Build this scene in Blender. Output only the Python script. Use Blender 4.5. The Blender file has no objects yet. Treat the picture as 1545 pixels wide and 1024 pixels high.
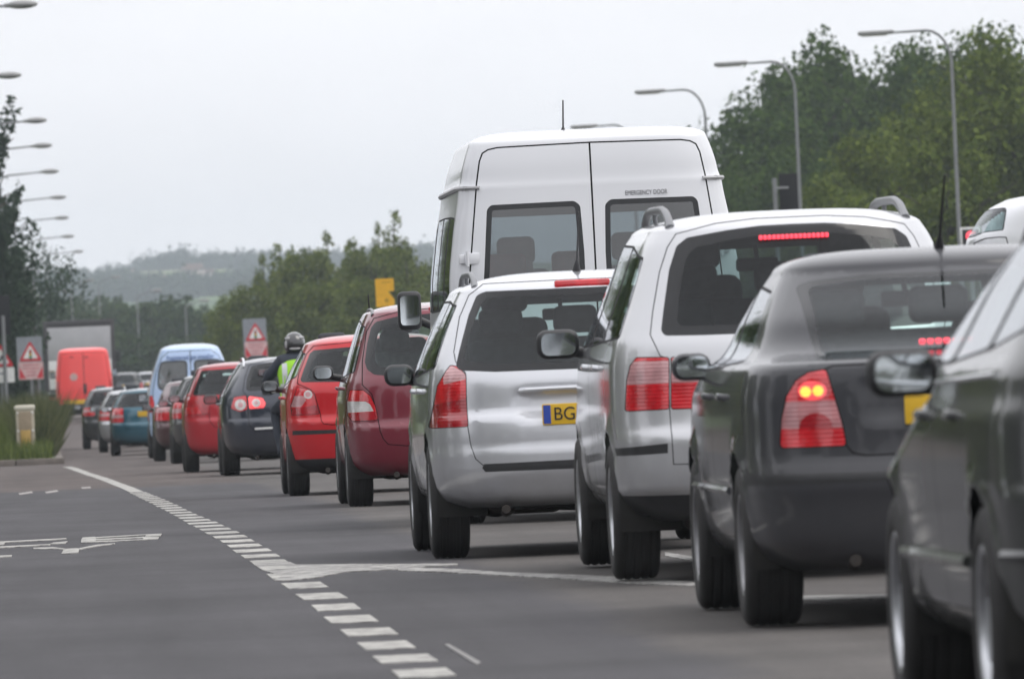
import bpy, bmesh, math, random
import numpy as np
from mathutils import Vector, Matrix
from mathutils.bvhtree import BVHTree

PI = math.pi
SC = bpy.context.scene
COL = SC.collection
random.seed(7)

# ------------------------------------------------------------------ camera
F = 15000.0            # focal length in photograph pixels (a long telephoto lens)
PHI = 0.045            # the camera was held slightly rolled
VX, VY = 73.0, 600.0   # where the road direction (+Y) meets the picture
CAMH = 1.0
cam_d = bpy.data.cameras.new('camera')
cam = bpy.data.objects.new('camera', cam_d)
COL.objects.link(cam)
SC.camera = cam
cam_d.sensor_width = 36.0
cam_d.lens = F / 1545.0 * 36.0
cam_d.clip_start = 0.5
cam_d.clip_end = 30000.0
dx, dy = VX - 772.5, VY - 512.0
ux = dx * math.cos(PHI) - dy * math.sin(PHI)
uy = dy * math.cos(PHI) + dx * math.sin(PHI)
yaw = math.atan(-ux / F)
pit = math.atan(uy / F)
cam.matrix_world = (Matrix.Translation((0, 0, CAMH)) @ Matrix.Rotation(-yaw, 4, 'Z') @
                    Matrix.Rotation(PI / 2 + pit, 4, 'X') @ Matrix.Rotation(-PHI, 4, 'Z'))
cam_d.dof.use_dof = True
cam_d.dof.focus_distance = 69.0
cam_d.dof.aperture_fstop = 11.5
cam_d.dof.aperture_blades = 0

# ------------------------------------------------------------------ world: overcast sky
SUN_EL, SUN_AZ = math.radians(58), math.radians(105)
W = bpy.data.worlds.new('World')
SC.world = W
W.use_nodes = True
nt = W.node_tree
nt.nodes.clear()
out = nt.nodes.new('ShaderNodeOutputWorld')
bg = nt.nodes.new('ShaderNodeBackground')
sky = nt.nodes.new('ShaderNodeTexSky')
sky.sky_type = 'NISHITA'
sky.sun_disc = False
sky.sun_elevation = SUN_EL
sky.sun_rotation = SUN_AZ
sky.air_density = 1.0
sky.dust_density = 4.0
tc = nt.nodes.new('ShaderNodeTexCoord')
sep = nt.nodes.new('ShaderNodeSeparateXYZ')
mr = nt.nodes.new('ShaderNodeMapRange')
mr.inputs['From Min'].default_value = 0.0
mr.inputs['From Max'].default_value = 1.0
mr.inputs['To Min'].default_value = 9.1
mr.inputs['To Max'].default_value = 13.2
nz = nt.nodes.new('ShaderNodeTexNoise')
nz.inputs['Scale'].default_value = 7.0
nz.inputs['Detail'].default_value = 5.0
nz.inputs['Roughness'].default_value = 0.55
mp = nt.nodes.new('ShaderNodeMapping')
mp.inputs['Scale'].default_value = (1, 1, 3.0)
cr = nt.nodes.new('ShaderNodeMapRange')
cr.inputs['From Min'].default_value = 0.3
cr.inputs['From Max'].default_value = 0.7
cr.inputs['To Min'].default_value = 0.90
cr.inputs['To Max'].default_value = 1.08
mul = nt.nodes.new('ShaderNodeMath'); mul.operation = 'MULTIPLY'
comb = nt.nodes.new('ShaderNodeVectorMath'); comb.operation = 'SCALE'
comb.inputs[0].default_value = (0.985, 0.985, 1.02)
mixw = nt.nodes.new('ShaderNodeMix'); mixw.data_type = 'RGBA'
mixw.inputs['Factor'].default_value = 0.93
L = nt.links.new
L(tc.outputs['Generated'], sep.inputs[0])
L(sep.outputs['Z'], mr.inputs['Value'])
L(tc.outputs['Generated'], mp.inputs['Vector'])
L(mp.outputs[0], nz.inputs['Vector'])
L(nz.outputs['Fac'], cr.inputs['Value'])
L(mr.outputs[0], mul.inputs[0]); L(cr.outputs[0], mul.inputs[1])
L(mul.outputs[0], comb.inputs['Scale'])
L(sky.outputs['Color'], mixw.inputs['A'])
L(comb.outputs[0], mixw.inputs['B'])
L(mixw.outputs['Result'], bg.inputs['Color'])
bg.inputs['Strength'].default_value = 0.1
L(bg.outputs[0], out.inputs['Surface'])

# ------------------------------------------------------------------ sun behind thin cloud
sd = bpy.data.lights.new('sun', 'SUN')
sd.energy = 0.9
sd.angle = math.radians(35)
sd.color = (1.0, 0.96, 0.9)
so = bpy.data.objects.new('sun', sd)
COL.objects.link(so)
so.location = (0, 0, 40)
sdir = Vector((math.sin(SUN_AZ) * math.cos(SUN_EL), math.cos(SUN_AZ) * math.cos(SUN_EL), math.sin(SUN_EL)))
so.rotation_euler = sdir.to_track_quat('Z', 'Y').to_euler()

SC.view_settings.view_transform = 'Standard'
SC.view_settings.look = 'None'
SC.view_settings.exposure = 0.37
SC.view_settings.gamma = 1.0
SC.view_settings.use_curve_mapping = False
SC.cycles.max_bounces = 8
SC.cycles.transparent_max_bounces = 24
SC.cycles.use_denoising = True

# ------------------------------------------------------------------ lie of the land
_G = [(-40, -.02), (30, -.02), (38, -.03), (46, 0), (53, .04), (65, .04), (79, .02), (90, .005), (108, -.04),
      (126, -.096), (136, -.115), (158, -.14), (174, -.2), (192, -.26), (208, -.28), (225, -.29), (260, -.25),
      (300, -.08), (341, .11), (380, .2), (480, .55), (600, 1.0), (900, 2.0), (1500, 2.0)]
_gx = np.array([a for a, b in _G], float)
_gz = np.array([b for a, b in _G], float)


def pchip(xs, ys):
    xs = np.array(xs, float); ys = np.array(ys, float)
    h = np.diff(xs); d = np.diff(ys) / h
    m = np.zeros(len(xs))
    m[0], m[-1] = d[0], d[-1]
    for i in range(1, len(xs) - 1):
        if d[i - 1] * d[i] > 0:
            w1, w2 = 2 * h[i] + h[i - 1], h[i] + 2 * h[i - 1]
            m[i] = (w1 + w2) / (w1 / d[i - 1] + w2 / d[i])

    def f(x):
        x = np.clip(np.asarray(x, float), xs[0], xs[-1])
        k = np.clip(np.searchsorted(xs, x) - 1, 0, len(xs) - 2)
        t = (x - xs[k]) / h[k]
        return ((2 * t**3 - 3 * t**2 + 1) * ys[k] + (t**3 - 2 * t**2 + t) * h[k] * m[k] +
                (-2 * t**3 + 3 * t**2) * ys[k + 1] + (t**3 - t**2) * h[k] * m[k + 1])
    return f


_gf = pchip(_gx, _gz)


def ground(x, y):
    """height of the land: the road dips a little and rises again, the right bank climbs"""
    z = _gf(y)
    t = np.clip((np.asarray(x, float) - 9.0) / 14.0, 0, 1)
    return z + 0.9 * t * t * (3 - 2 * t)


def un(px, py):
    return VX + (px - VX) - PHI * (py - VY), VY + (py - VY) + PHI * (px - VX)


def at(px, py, d):
    """world X, Z of a photograph pixel at a distance d"""
    x, y = un(px, py)
    return (x - VX) * d / F, CAMH - (y - VY) * d / F


def on_road(px, py):
    x, y = un(px, py)
    d = F / max(y - VY, 1)
    for _ in range(12):
        d = F * (CAMH - float(_gf(d))) / max(y - VY, 1)
    return (x - VX) * d / F, d


# ------------------------------------------------------------------ materials
def newmat(name):
    m = bpy.data.materials.new(name)
    m.use_nodes = True
    n = m.node_tree
    b = n.nodes['Principled BSDF']
    return m, n, b


def setp(b, **k):
    names = {'col': 'Base Color', 'rough': 'Roughness', 'metal': 'Metallic', 'coat': 'Coat Weight',
             'coatr': 'Coat Roughness', 'spec': 'Specular IOR Level', 'emit': 'Emission Strength',
             'ecol': 'Emission Color', 'trans': 'Transmission Weight', 'ior': 'IOR', 'alpha': 'Alpha'}
    for a, v in k.items():
        if a in ('col', 'ecol'):
            v = (*v, 1)
        b.inputs[names[a]].default_value = v


def node(n, t, **kw):
    q = n.nodes.new(t)
    for k, v in kw.items():
        if k in q.inputs:
            q.inputs[k].default_value = v
        else:
            setattr(q, k, v)
    return q


def plain(name, col, rough=.5, metal=0, var=.15, scale=8, bump=0, coat=0, spec=.5):
    m, n, b = newmat(name)
    setp(b, col=col, rough=rough, metal=metal, coat=coat, spec=spec)
    if var:
        t = node(n, 'ShaderNodeTexCoord')
        z = node(n, 'ShaderNodeTexNoise', Scale=scale, Detail=4.0, Roughness=.6)
        r = node(n, 'ShaderNodeMapRange')
        r.inputs['From Min'].default_value = .3; r.inputs['From Max'].default_value = .7
        r.inputs['To Min'].default_value = 1 - var; r.inputs['To Max'].default_value = 1 + var
        v = node(n, 'ShaderNodeVectorMath', operation='SCALE')
        v.inputs[0].default_value = col
        n.links.new(t.outputs['Object'], z.inputs['Vector'])
        n.links.new(z.outputs['Fac'], r.inputs['Value'])
        n.links.new(r.outputs[0], v.inputs['Scale'])
        n.links.new(v.outputs[0], b.inputs['Base Color'])
        if bump:
            bp = node(n, 'ShaderNodeBump', Strength=bump, Distance=.02)
            n.links.new(z.outputs['Fac'], bp.inputs['Height'])
            n.links.new(bp.outputs[0], b.inputs['Normal'])
    return m


def paint(name, col, metal=0.0, rough=.35, dirt=.5, dcol=(.16, .14, .12), coat=1.0, cior=1.5):
    """car paint with clear coat, road film low down, dark trim on the inner face of the shell"""
    m, n, b = newmat(name)
    setp(b, col=col, rough=rough, metal=metal, coat=coat, coatr=.06)
    b.inputs['Coat IOR'].default_value = cior
    if metal == 0:
        b.inputs['Specular IOR Level'].default_value = .3
    t = node(n, 'ShaderNodeTexCoord')
    s = node(n, 'ShaderNodeSeparateXYZ')
    z = node(n, 'ShaderNodeTexNoise', Scale=3.0, Detail=6.0, Roughness=.7)
    r = node(n, 'ShaderNodeMapRange')
    r.inputs['From Min'].default_value = .85; r.inputs['From Max'].default_value = .15
    a = node(n, 'ShaderNodeMath', operation='MULTIPLY')
    r2 = node(n, 'ShaderNodeMapRange')
    r2.inputs['From Min'].default_value = .3; r2.inputs['From Max'].default_value = .7
    r2.inputs['To Min'].default_value = dirt * .25; r2.inputs['To Max'].default_value = dirt
    mx = node(n, 'ShaderNodeMix', data_type='RGBA')
    mx.inputs['A'].default_value = (*col, 1); mx.inputs['B'].default_value = (*dcol, 1)
    n.links.new(t.outputs['Object'], s.inputs[0]); n.links.new(s.outputs['Z'], r.inputs['Value'])
    n.links.new(t.outputs['Object'], z.inputs['Vector']); n.links.new(z.outputs['Fac'], r2.inputs['Value'])
    n.links.new(r.outputs[0], a.inputs[0]); n.links.new(r2.outputs[0], a.inputs[1])
    n.links.new(a.outputs[0], mx.inputs['Factor']); n.links.new(mx.outputs['Result'], b.inputs['Base Color'])
    rr = node(n, 'ShaderNodeMapRange')
    rr.inputs['To Min'].default_value = coat; rr.inputs['To Max'].default_value = .1
    n.links.new(a.outputs[0], rr.inputs['Value']); n.links.new(rr.outputs[0], b.inputs['Coat Weight'])
    g = node(n, 'ShaderNodeNewGeometry')
    inner = node(n, 'ShaderNodeBsdfDiffuse', Color=(.03, .03, .032, 1))
    ms = node(n, 'ShaderNodeMixShader')
    o = n.nodes['Material Output']
    n.links.new(g.outputs['Backfacing'], ms.inputs['Fac'])
    n.links.new(b.outputs[0], ms.inputs[1]); n.links.new(inner.outputs[0], ms.inputs[2])
    n.links.new(ms.outputs[0], o.inputs['Surface'])
    return m


def glassm(name, tint, refl=1.0, dirt=.03):
    m, n, b = newmat(name)
    n.nodes.remove(b)
    tr = node(n, 'ShaderNodeBsdfTransparent', Color=(*tint, 1))
    gl = node(n, 'ShaderNodeBsdfGlossy', Color=(.95, .97, 1, 1), Roughness=.03)
    df = node(n, 'ShaderNodeBsdfDiffuse', Color=(.4, .4, .39, 1))
    fr = node(n, 'ShaderNodeFresnel', IOR=1.6)
    ge = node(n, 'ShaderNodeNewGeometry')
    io = node(n, 'ShaderNodeMath', operation='MULTIPLY_ADD')
    io.inputs[1].default_value = -.975; io.inputs[2].default_value = 1.6
    n.links.new(ge.outputs['Backfacing'], io.inputs[0]); n.links.new(io.outputs[0], fr.inputs['IOR'])
    mm = node(n, 'ShaderNodeMath', operation='MULTIPLY'); mm.inputs[1].default_value = refl
    m1 = node(n, 'ShaderNodeMixShader'); m1.inputs['Fac'].default_value = dirt
    m2 = node(n, 'ShaderNodeMixShader')
    n.links.new(fr.outputs[0], mm.inputs[0]); n.links.new(mm.outputs[0], m2.inputs['Fac'])
    n.links.new(tr.outputs[0], m1.inputs[1]); n.links.new(df.outputs[0], m1.inputs[2])
    n.links.new(m1.outputs[0], m2.inputs[1]); n.links.new(gl.outputs[0], m2.inputs[2])
    n.links.new(m2.outputs[0], n.nodes['Material Output'].inputs['Surface'])
    return m


def lensm(name, col, emit=0, ecol=(1, .03, .03), pat=18.0):
    """moulded lamp plastic: glossy skin over small prisms"""
    m, n, b = newmat(name)
    setp(b, col=col, rough=.18, coat=1.0, coatr=.03, spec=.6)
    t = node(n, 'ShaderNodeTexCoord')
    v = node(n, 'ShaderNodeTexWave', Scale=pat, Distortion=.6, bands_direction='Z')
    nz_ = node(n, 'ShaderNodeTexNoise', Scale=9.0, Detail=2.0)
    r = node(n, 'ShaderNodeMapRange')
    r.inputs['From Min'].default_value = .3; r.inputs['From Max'].default_value = .7
    r.inputs['To Min'].default_value = .7; r.inputs['To Max'].default_value = 1.25
    sc = node(n, 'ShaderNodeVectorMath', operation='SCALE'); sc.inputs[0].default_value = col
    bp = node(n, 'ShaderNodeBump', Strength=.25, Distance=.004)
    n.links.new(t.outputs['Object'], v.inputs['Vector']); n.links.new(t.outputs['Object'], nz_.inputs['Vector'])
    n.links.new(nz_.outputs['Fac'], r.inputs['Value']); n.links.new(r.outputs[0], sc.inputs['Scale'])
    n.links.new(sc.outputs[0], b.inputs['Base Color'])
    n.links.new(v.outputs['Fac'], bp.inputs['Height']); n.links.new(bp.outputs[0], b.inputs['Normal'])
    if emit:
        setp(b, emit=emit, ecol=ecol)
    return m


M = {}
M['silver'] = paint('silver_paint', (.60, .61, .64), .55, .32, .45)
M['silver_warm'] = paint('silver_paint_b', (.56, .565, .585), .55, .34, .45)
M['grey'] = paint('dark_grey_paint', (.036, .037, .043), .0, .45, .3, (.11, .10, .095), .75, 1.33)
M['green_grey'] = paint('graphite_paint', (.028, .030, .030), .0, .4, .25, (.10, .10, .09), .75, 1.32)
M['white'] = paint('white_van_paint', (.70, .71, .74), 0, .4, .35, (.35, .33, .30), .8)
M['burgundy'] = paint('burgundy_paint', (.17, .008, .024), .1, .35, .2, (.12, .06, .06), 1.0, 1.42)
M['red'] = paint('red_paint', (.50, .007, .014), 0, .4, .15, (.25, .10, .08), .9, 1.4)
M['red_b'] = paint('cherry_red_paint', (.38, .012, .022), .0, .4, .2, (.25, .10, .1), .9, 1.4)
M['navy'] = paint('navy_paint', (.016, .022, .04), .25, .38, .5, (.12, .11, .1))
M['charcoal'] = paint('charcoal_paint', (.05, .055, .06), .3, .35, .5)
M['maroon'] = paint('maroon_paint', (.075, .022, .028), .3, .35, .45)
M['blue_van'] = paint('pale_blue_paint', (.42, .55, .78), 0, .4, .2)
M['teal'] = paint('teal_paint', (.012, .10, .15), .2, .35, .3)
M['mail_red'] = paint('bright_red_paint', (.97, .085, .08), 0, .5, .12, (.5, .2, .15), .6, 1.4)
M['glass'] = glassm('clear_glass', (.72, .84, .82), .62, .018)
M['glass_side'] = glassm('side_glass', (.50, .58, .56), 1.0, .02)
M['glass_dark'] = glassm('tinted_glass', (.34, .42, .42), .5, .012)
M['glass_van'] = glassm('dusty_glass', (.20, .225, .25), 1.5, .14)
M['black'] = plain('black_plastic', (.022, .022, .024), .5, 0, .2, 12)
M['seal'] = plain('black_rubber_seal', (.014, .014, .016), .75, 0, .1, 12, spec=.25)
M['frit'] = plain('printed_glass_border', (.016, .017, .019), .12, 0, .1, 12, spec=.4)
M['gap'] = plain('shadow_gap', (.008, .008, .008), .9, 0, 0, spec=.1)
M['tyre'] = plain('tyre_rubber', (.022, .021, .021), .75, 0, .3, 5, .15)
M['rim'] = plain('alloy_rim', (.46, .47, .49), .35, .8, .25, 6)
M['rim_dark'] = plain('dull_wheel_trim', (.26, .26, .27), .45, .6, .3, 6)
M['disc'] = plain('brake_steel', (.12, .11, .10), .6, .5, .2, 10)
M['under'] = plain('underbody_black', (.014, .013, .012), .8, 0, .4, 6, .2)
M['exhaust'] = plain('rusty_steel', (.035, .028, .024), .7, .3, .4, 10, .2)
M['seat'] = plain('seat_cloth', (.045, .048, .055), .9, 0, .2, 30)
M['seat_grey'] = plain('grey_seat_cloth', (.10, .105, .11), .9, 0, .2, 30)
M['trim'] = plain('interior_trim', (.035, .035, .037), .7, 0, .1, 10)
M['mirror'] = plain('mirror_glass', (.62, .66, .68), .04, 1.0, 0)
M['chrome'] = plain('bright_chrome', (.75, .76, .78), .15, 1.0, 0)
M['rail'] = plain('grey_roof_rail', (.20, .205, .215), .4, .6, .1, 8)
M['lens_red'] = lensm('red_lens', (.62, .012, .022))
M['lens_red_deep'] = lensm('deep_red_lens', (.38, .006, .016))
M['lens_pale'] = lensm('pale_pink_lens', (.58, .30, .31))
M['lens_rose'] = lensm('rose_lens', (.50, .20, .21))
M['lens_clear'] = lensm('clear_lens', (.62, .60, .58))
M['lens_amber'] = lensm('amber_lens', (.7, .22, .03))
M['brake_lit'] = lensm('lit_brake_lens', (.6, .02, .03), 1.3, (1.0, .06, .10))
M['brake_hot'] = lensm('brake_bulb_glow', (.9, .3, .1), 1.5, (1.0, .42, .04))
M['brake_glow'] = lensm('brake_lens_glow', (.7, .05, .06), .62, (1.0, .10, .11))
M['plate'] = plain('yellow_plate', (.72, .44, .025), .4, 0, .05, 6)
M['plate_blue'] = plain('plate_blue_band', (.02, .06, .35), .4, 0, 0)
M['ink'] = plain('black_lettering', (.012, .012, .014), .5, 0, 0)
M['white_plain'] = plain('white_plastic', (.75, .75, .74), .5, 0, .08, 6)
M['red_plain'] = plain('sign_red', (.55, .02, .035), .45, 0, .08, 6)
M['pole'] = plain('galvanised_steel', (.22, .225, .235), .5, .5, .12, 3)
M['lamp_grey'] = plain('lamp_housing', (.26, .26, .26), .5, .2, .12, 6)

# ------------------------------------------------------------------ object helpers
STRUCT = 'structure'


def link(o, parent=None):
    COL.objects.link(o)
    if parent is not None:
        o.parent = parent
    return o


def tag(o, label=None, cat=None, group=None, kind=None):
    if label: o['label'] = label
    if cat: o['category'] = cat
    if group: o['group'] = group
    if kind: o['kind'] = kind
    return o


def thing(name, label, cat, loc=(0, 0, 0), rz=0, group=None):
    o = bpy.data.objects.new(name, None)
    o.empty_display_size = .2
    link(o)
    o.location = loc
    o.rotation_euler = (0, 0, rz)
    return tag(o, label, cat, group)


def meshobj(name, verts, faces, mat, parent=None, smooth=True):
    me = bpy.data.meshes.new(name)
    me.from_pydata([tuple(v) for v in verts], [], [tuple(f) for f in faces])
    if smooth:
        me.polygons.foreach_set('use_smooth', [True] * len(me.polygons))
    if mat is not None:
        for mm in (mat if isinstance(mat, (list, tuple)) else [mat]):
            me.materials.append(mm)
    me.update()
    return link(bpy.data.objects.new(name, me), parent)


class MB:
    """collects simple shapes into one mesh"""
    def __init__(s):
        s.bm = bmesh.new()

    def box(s, c, d, bev=0, rz=0, rx=0, seg=2, ry=0):
        r = bmesh.ops.create_cube(s.bm, size=1)
        vs = r['verts']
        mat = (Matrix.Translation(c) @ Matrix.Rotation(rz, 4, 'Z') @ Matrix.Rotation(ry, 4, 'Y') @
               Matrix.Rotation(rx, 4, 'X') @ Matrix.Diagonal((*d, 1)))
        bmesh.ops.transform(s.bm, verts=vs, matrix=mat)
        if bev:
            es = list({e for v in vs for e in v.link_edges})
            bmesh.ops.bevel(s.bm, geom=es, offset=min(bev, min(d) * .48), segments=seg, profile=.5, affect='EDGES')
        return s

    def tube(s, pts, r, seg=8, cap=True):
        pts = [Vector(p) for p in pts]
        rs = r if isinstance(r, (list, tuple)) else [r] * len(pts)
        rings = []
        ref = None
        for i, p in enumerate(pts):
            d = (pts[min(i + 1, len(pts) - 1)] - pts[max(i - 1, 0)]).normalized()
            if ref is None:
                ref = Vector((0, 0, 1)) if abs(d.z) < .9 else Vector((1, 0, 0))
            a = d.cross(ref)
            if a.length < 1e-4:
                a = d.cross(Vector((0, 1, .1)))
            a.normalize()
            b = a.cross(d).normalized()
            ref = b
            rings.append([s.bm.verts.new(p + rs[i] * (math.cos(2 * PI * k / seg) * a + math.sin(2 * PI * k / seg) * b))
                          for k in range(seg)])
        for i in range(len(rings) - 1):
            for k in range(seg):
                s.bm.faces.new((rings[i][k], rings[i][(k + 1) % seg], rings[i + 1][(k + 1) % seg], rings[i + 1][k]))
        if cap:
            s.bm.faces.new(rings[0][::-1]); s.bm.faces.new(rings[-1])
        return s

    def lathe(s, prof, c=(0, 0, 0), axis='X', seg=36, a0=0, a1=2 * PI):
        """prof: (radius, along) pairs"""
        full = abs(a1 - a0 - 2 * PI) < 1e-6
        n = seg if full else seg + 1
        rings = []
        for (r, h) in prof:
            ring = []
            for k in range(n):
                t = a0 + (a1 - a0) * k / seg
                u, v = r * math.cos(t), r * math.sin(t)
                p = {'X': (h, u, v), 'Y': (u, h, v), 'Z': (u, v, h)}[axis]
                ring.append(s.bm.verts.new((c[0] + p[0], c[1] + p[1], c[2] + p[2])))
            rings.append(ring)
        for i in range(len(rings) - 1):
            for k in range(n if full else n - 1):
                q = (k + 1) % n
                s.bm.faces.new((rings[i][k], rings[i][q], rings[i + 1][q], rings[i + 1][k]))
        return s

    def disc(s, r, c, axis='X', seg=24, ry=1.0):
        ring = []
        for k in range(seg):
            t = 2 * PI * k / seg
            u, v = r * math.cos(t), r * math.sin(t) * ry
            p = {'X': (0, u, v), 'Y': (u, 0, v), 'Z': (u, v, 0)}[axis]
            ring.append(s.bm.verts.new((c[0] + p[0], c[1] + p[1], c[2] + p[2])))
        s.bm.faces.new(ring)
        return s

    def prism(s, poly, plane, a, b, bev=0):
        """poly in plane 'XZ','YZ' or 'XY', extruded from a to b on the third axis"""
        def P(u, v, w):
            return {'XZ': (u, w, v), 'YZ': (w, u, v), 'XY': (u, v, w)}[plane]
        A = [s.bm.verts.new(P(u, v, a)) for u, v in poly]
        B = [s.bm.verts.new(P(u, v, b)) for u, v in poly]
        n = len(poly)
        fs = [s.bm.faces.new(A), s.bm.faces.new(B[::-1])]
        for k in range(n):
            fs.append(s.bm.faces.new((A[k], B[k], B[(k + 1) % n], A[(k + 1) % n])))
        if bev:
            es = list({e for f in fs[:2] for e in f.edges})
            bmesh.ops.bevel(s.bm, geom=es, offset=bev, segments=2, profile=.5, affect='EDGES')
        return s

    def ball(s, c, r, sub=3):
        q = bmesh.ops.create_icosphere(s.bm, subdivisions=sub, radius=1)
        rr = r if isinstance(r, (tuple, list)) else (r, r, r)
        bmesh.ops.transform(s.bm, verts=q['verts'], matrix=Matrix.Translation(c) @ Matrix.Diagonal((*rr, 1)))
        return s

    def build(s, name, mat, parent=None, smooth=True, sharp=35):
        bmesh.ops.recalc_face_normals(s.bm, faces=s.bm.faces)
        me = bpy.data.meshes.new(name)
        if smooth:
            s.bm.normal_update()
            lim = math.radians(sharp)
            for f in s.bm.faces:
                f.smooth = True
            for e in s.bm.edges:
                if len(e.link_faces) == 2 and e.calc_face_angle(0) > lim:
                    e.smooth = False
        s.bm.to_mesh(me)
        s.bm.free()
        for mm in (mat if isinstance(mat, (list, tuple)) else [mat]):
            me.materials.append(mm)
        return link(bpy.data.objects.new(name, me), parent)


def rot_poly(poly, a, c=(0, 0)):
    return [(c[0] + (x - c[0]) * math.cos(a) - (y - c[1]) * math.sin(a),
             c[1] + (x - c[0]) * math.sin(a) + (y - c[1]) * math.cos(a)) for x, y in poly]


def ellipse(cx, cz, rx, rz, n=20):
    return [(cx + rx * math.cos(2 * PI * k / n), cz + rz * math.sin(2 * PI * k / n)) for k in range(n)]


def rectp(x0, z0, x1, z1):
    return [(x0, z0), (x1, z0), (x1, z1), (x0, z1)]


def area2(p):
    return sum(p[i][0] * p[(i + 1) % len(p)][1] - p[(i + 1) % len(p)][0] * p[i][1] for i in range(len(p))) / 2


def rounded(p, r, seg=4):
    """round the corners of a polygon"""
    o = []
    n = len(p)
    for i in range(n):
        a, b, c = Vector(p[i - 1]), Vector(p[i]), Vector(p[(i + 1) % n])
        u, v = (a - b), (c - b)
        lu, lv = u.length, v.length
        if lu < 1e-6 or lv < 1e-6:
            continue
        u /= lu; v /= lv
        ang = math.acos(max(-1, min(1, u.dot(v))))
        if ang > math.radians(165):
            o.append(tuple(b)); continue
        t = min(r / math.tan(ang / 2), lu * .45, lv * .45)
        A, B = b + u * t, b + v * t
        for k in range(seg + 1):
            s = k / seg
            q = A * (1 - s)**2 + b * 2 * s * (1 - s) + B * s * s
            o.append(tuple(q))
    return o


def offset(p, d):
    """grow (d>0) or shrink a polygon"""
    if area2(p) < 0:
        p = p[::-1]
    o = []
    n = len(p)
    for i in range(n):
        a, b, c = Vector(p[i - 1]), Vector(p[i]), Vector(p[(i + 1) % n])
        e1, e2 = (b - a), (c - b)
        if e1.length < 1e-7 or e2.length < 1e-7:
            continue
        n1 = Vector((e1.y, -e1.x)).normalized(); n2 = Vector((e2.y, -e2.x)).normalized()
        m = n1 + n2
        if m.length < 1e-4:
            m = n1
        m.normalize()
        k = d / max(.45, m.dot(n1))
        o.append(tuple(b + m * k))
    return o


def inside(p, x, y):
    c = False
    j = len(p) - 1
    for i in range(len(p)):
        if (p[i][1] > y) != (p[j][1] > y) and x < (p[j][0] - p[i][0]) * (y - p[i][1]) / (p[j][1] - p[i][1]) + p[i][0]:
            c = not c
        j = i
    return c


def mir(p):
    return [(-x, z) for x, z in p][::-1]


def text_obj(s, size, mat, name, parent, loc, rot=(PI / 2, 0, 0), thick=.002, sx=1.0, align='CENTER'):
    cu = bpy.data.curves.new('lettering', 'FONT')
    cu.body = s
    cu.size = size
    cu.extrude = thick
    cu.align_x = align
    cu.align_y = 'CENTER'
    ob = bpy.data.objects.new('lettering', cu)
    COL.objects.link(ob)
    dg = bpy.context.evaluated_depsgraph_get()
    me = bpy.data.meshes.new_from_object(ob.evaluated_get(dg))
    bpy.data.objects.remove(ob)
    me.transform(Matrix.Diagonal((sx, 1, 1, 1)))
    me.materials.clear()
    me.materials.append(mat)
    me.name = name
    o = link(bpy.data.objects.new(name, me), parent)
    o.location = loc
    o.rotation_euler = rot
    return o
# ------------------------------------------------------------------ vehicle bodies
def dense_super(n_exp, a, w, npts):
    """rear (or front) half outline from the middle to the side: (x, inset)"""
    t = np.linspace(0, PI / 2, 240)
    x = w * np.sin(t)**(2 / n_exp)
    y = a * (1 - np.cos(t)**(2 / n_exp))
    s = np.concatenate([[0], np.cumsum(np.hypot(np.diff(x), np.diff(y)))])
    q = np.linspace(0, s[-1], npts)
    return np.interp(q, s, x), np.interp(q, s, y)


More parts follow.
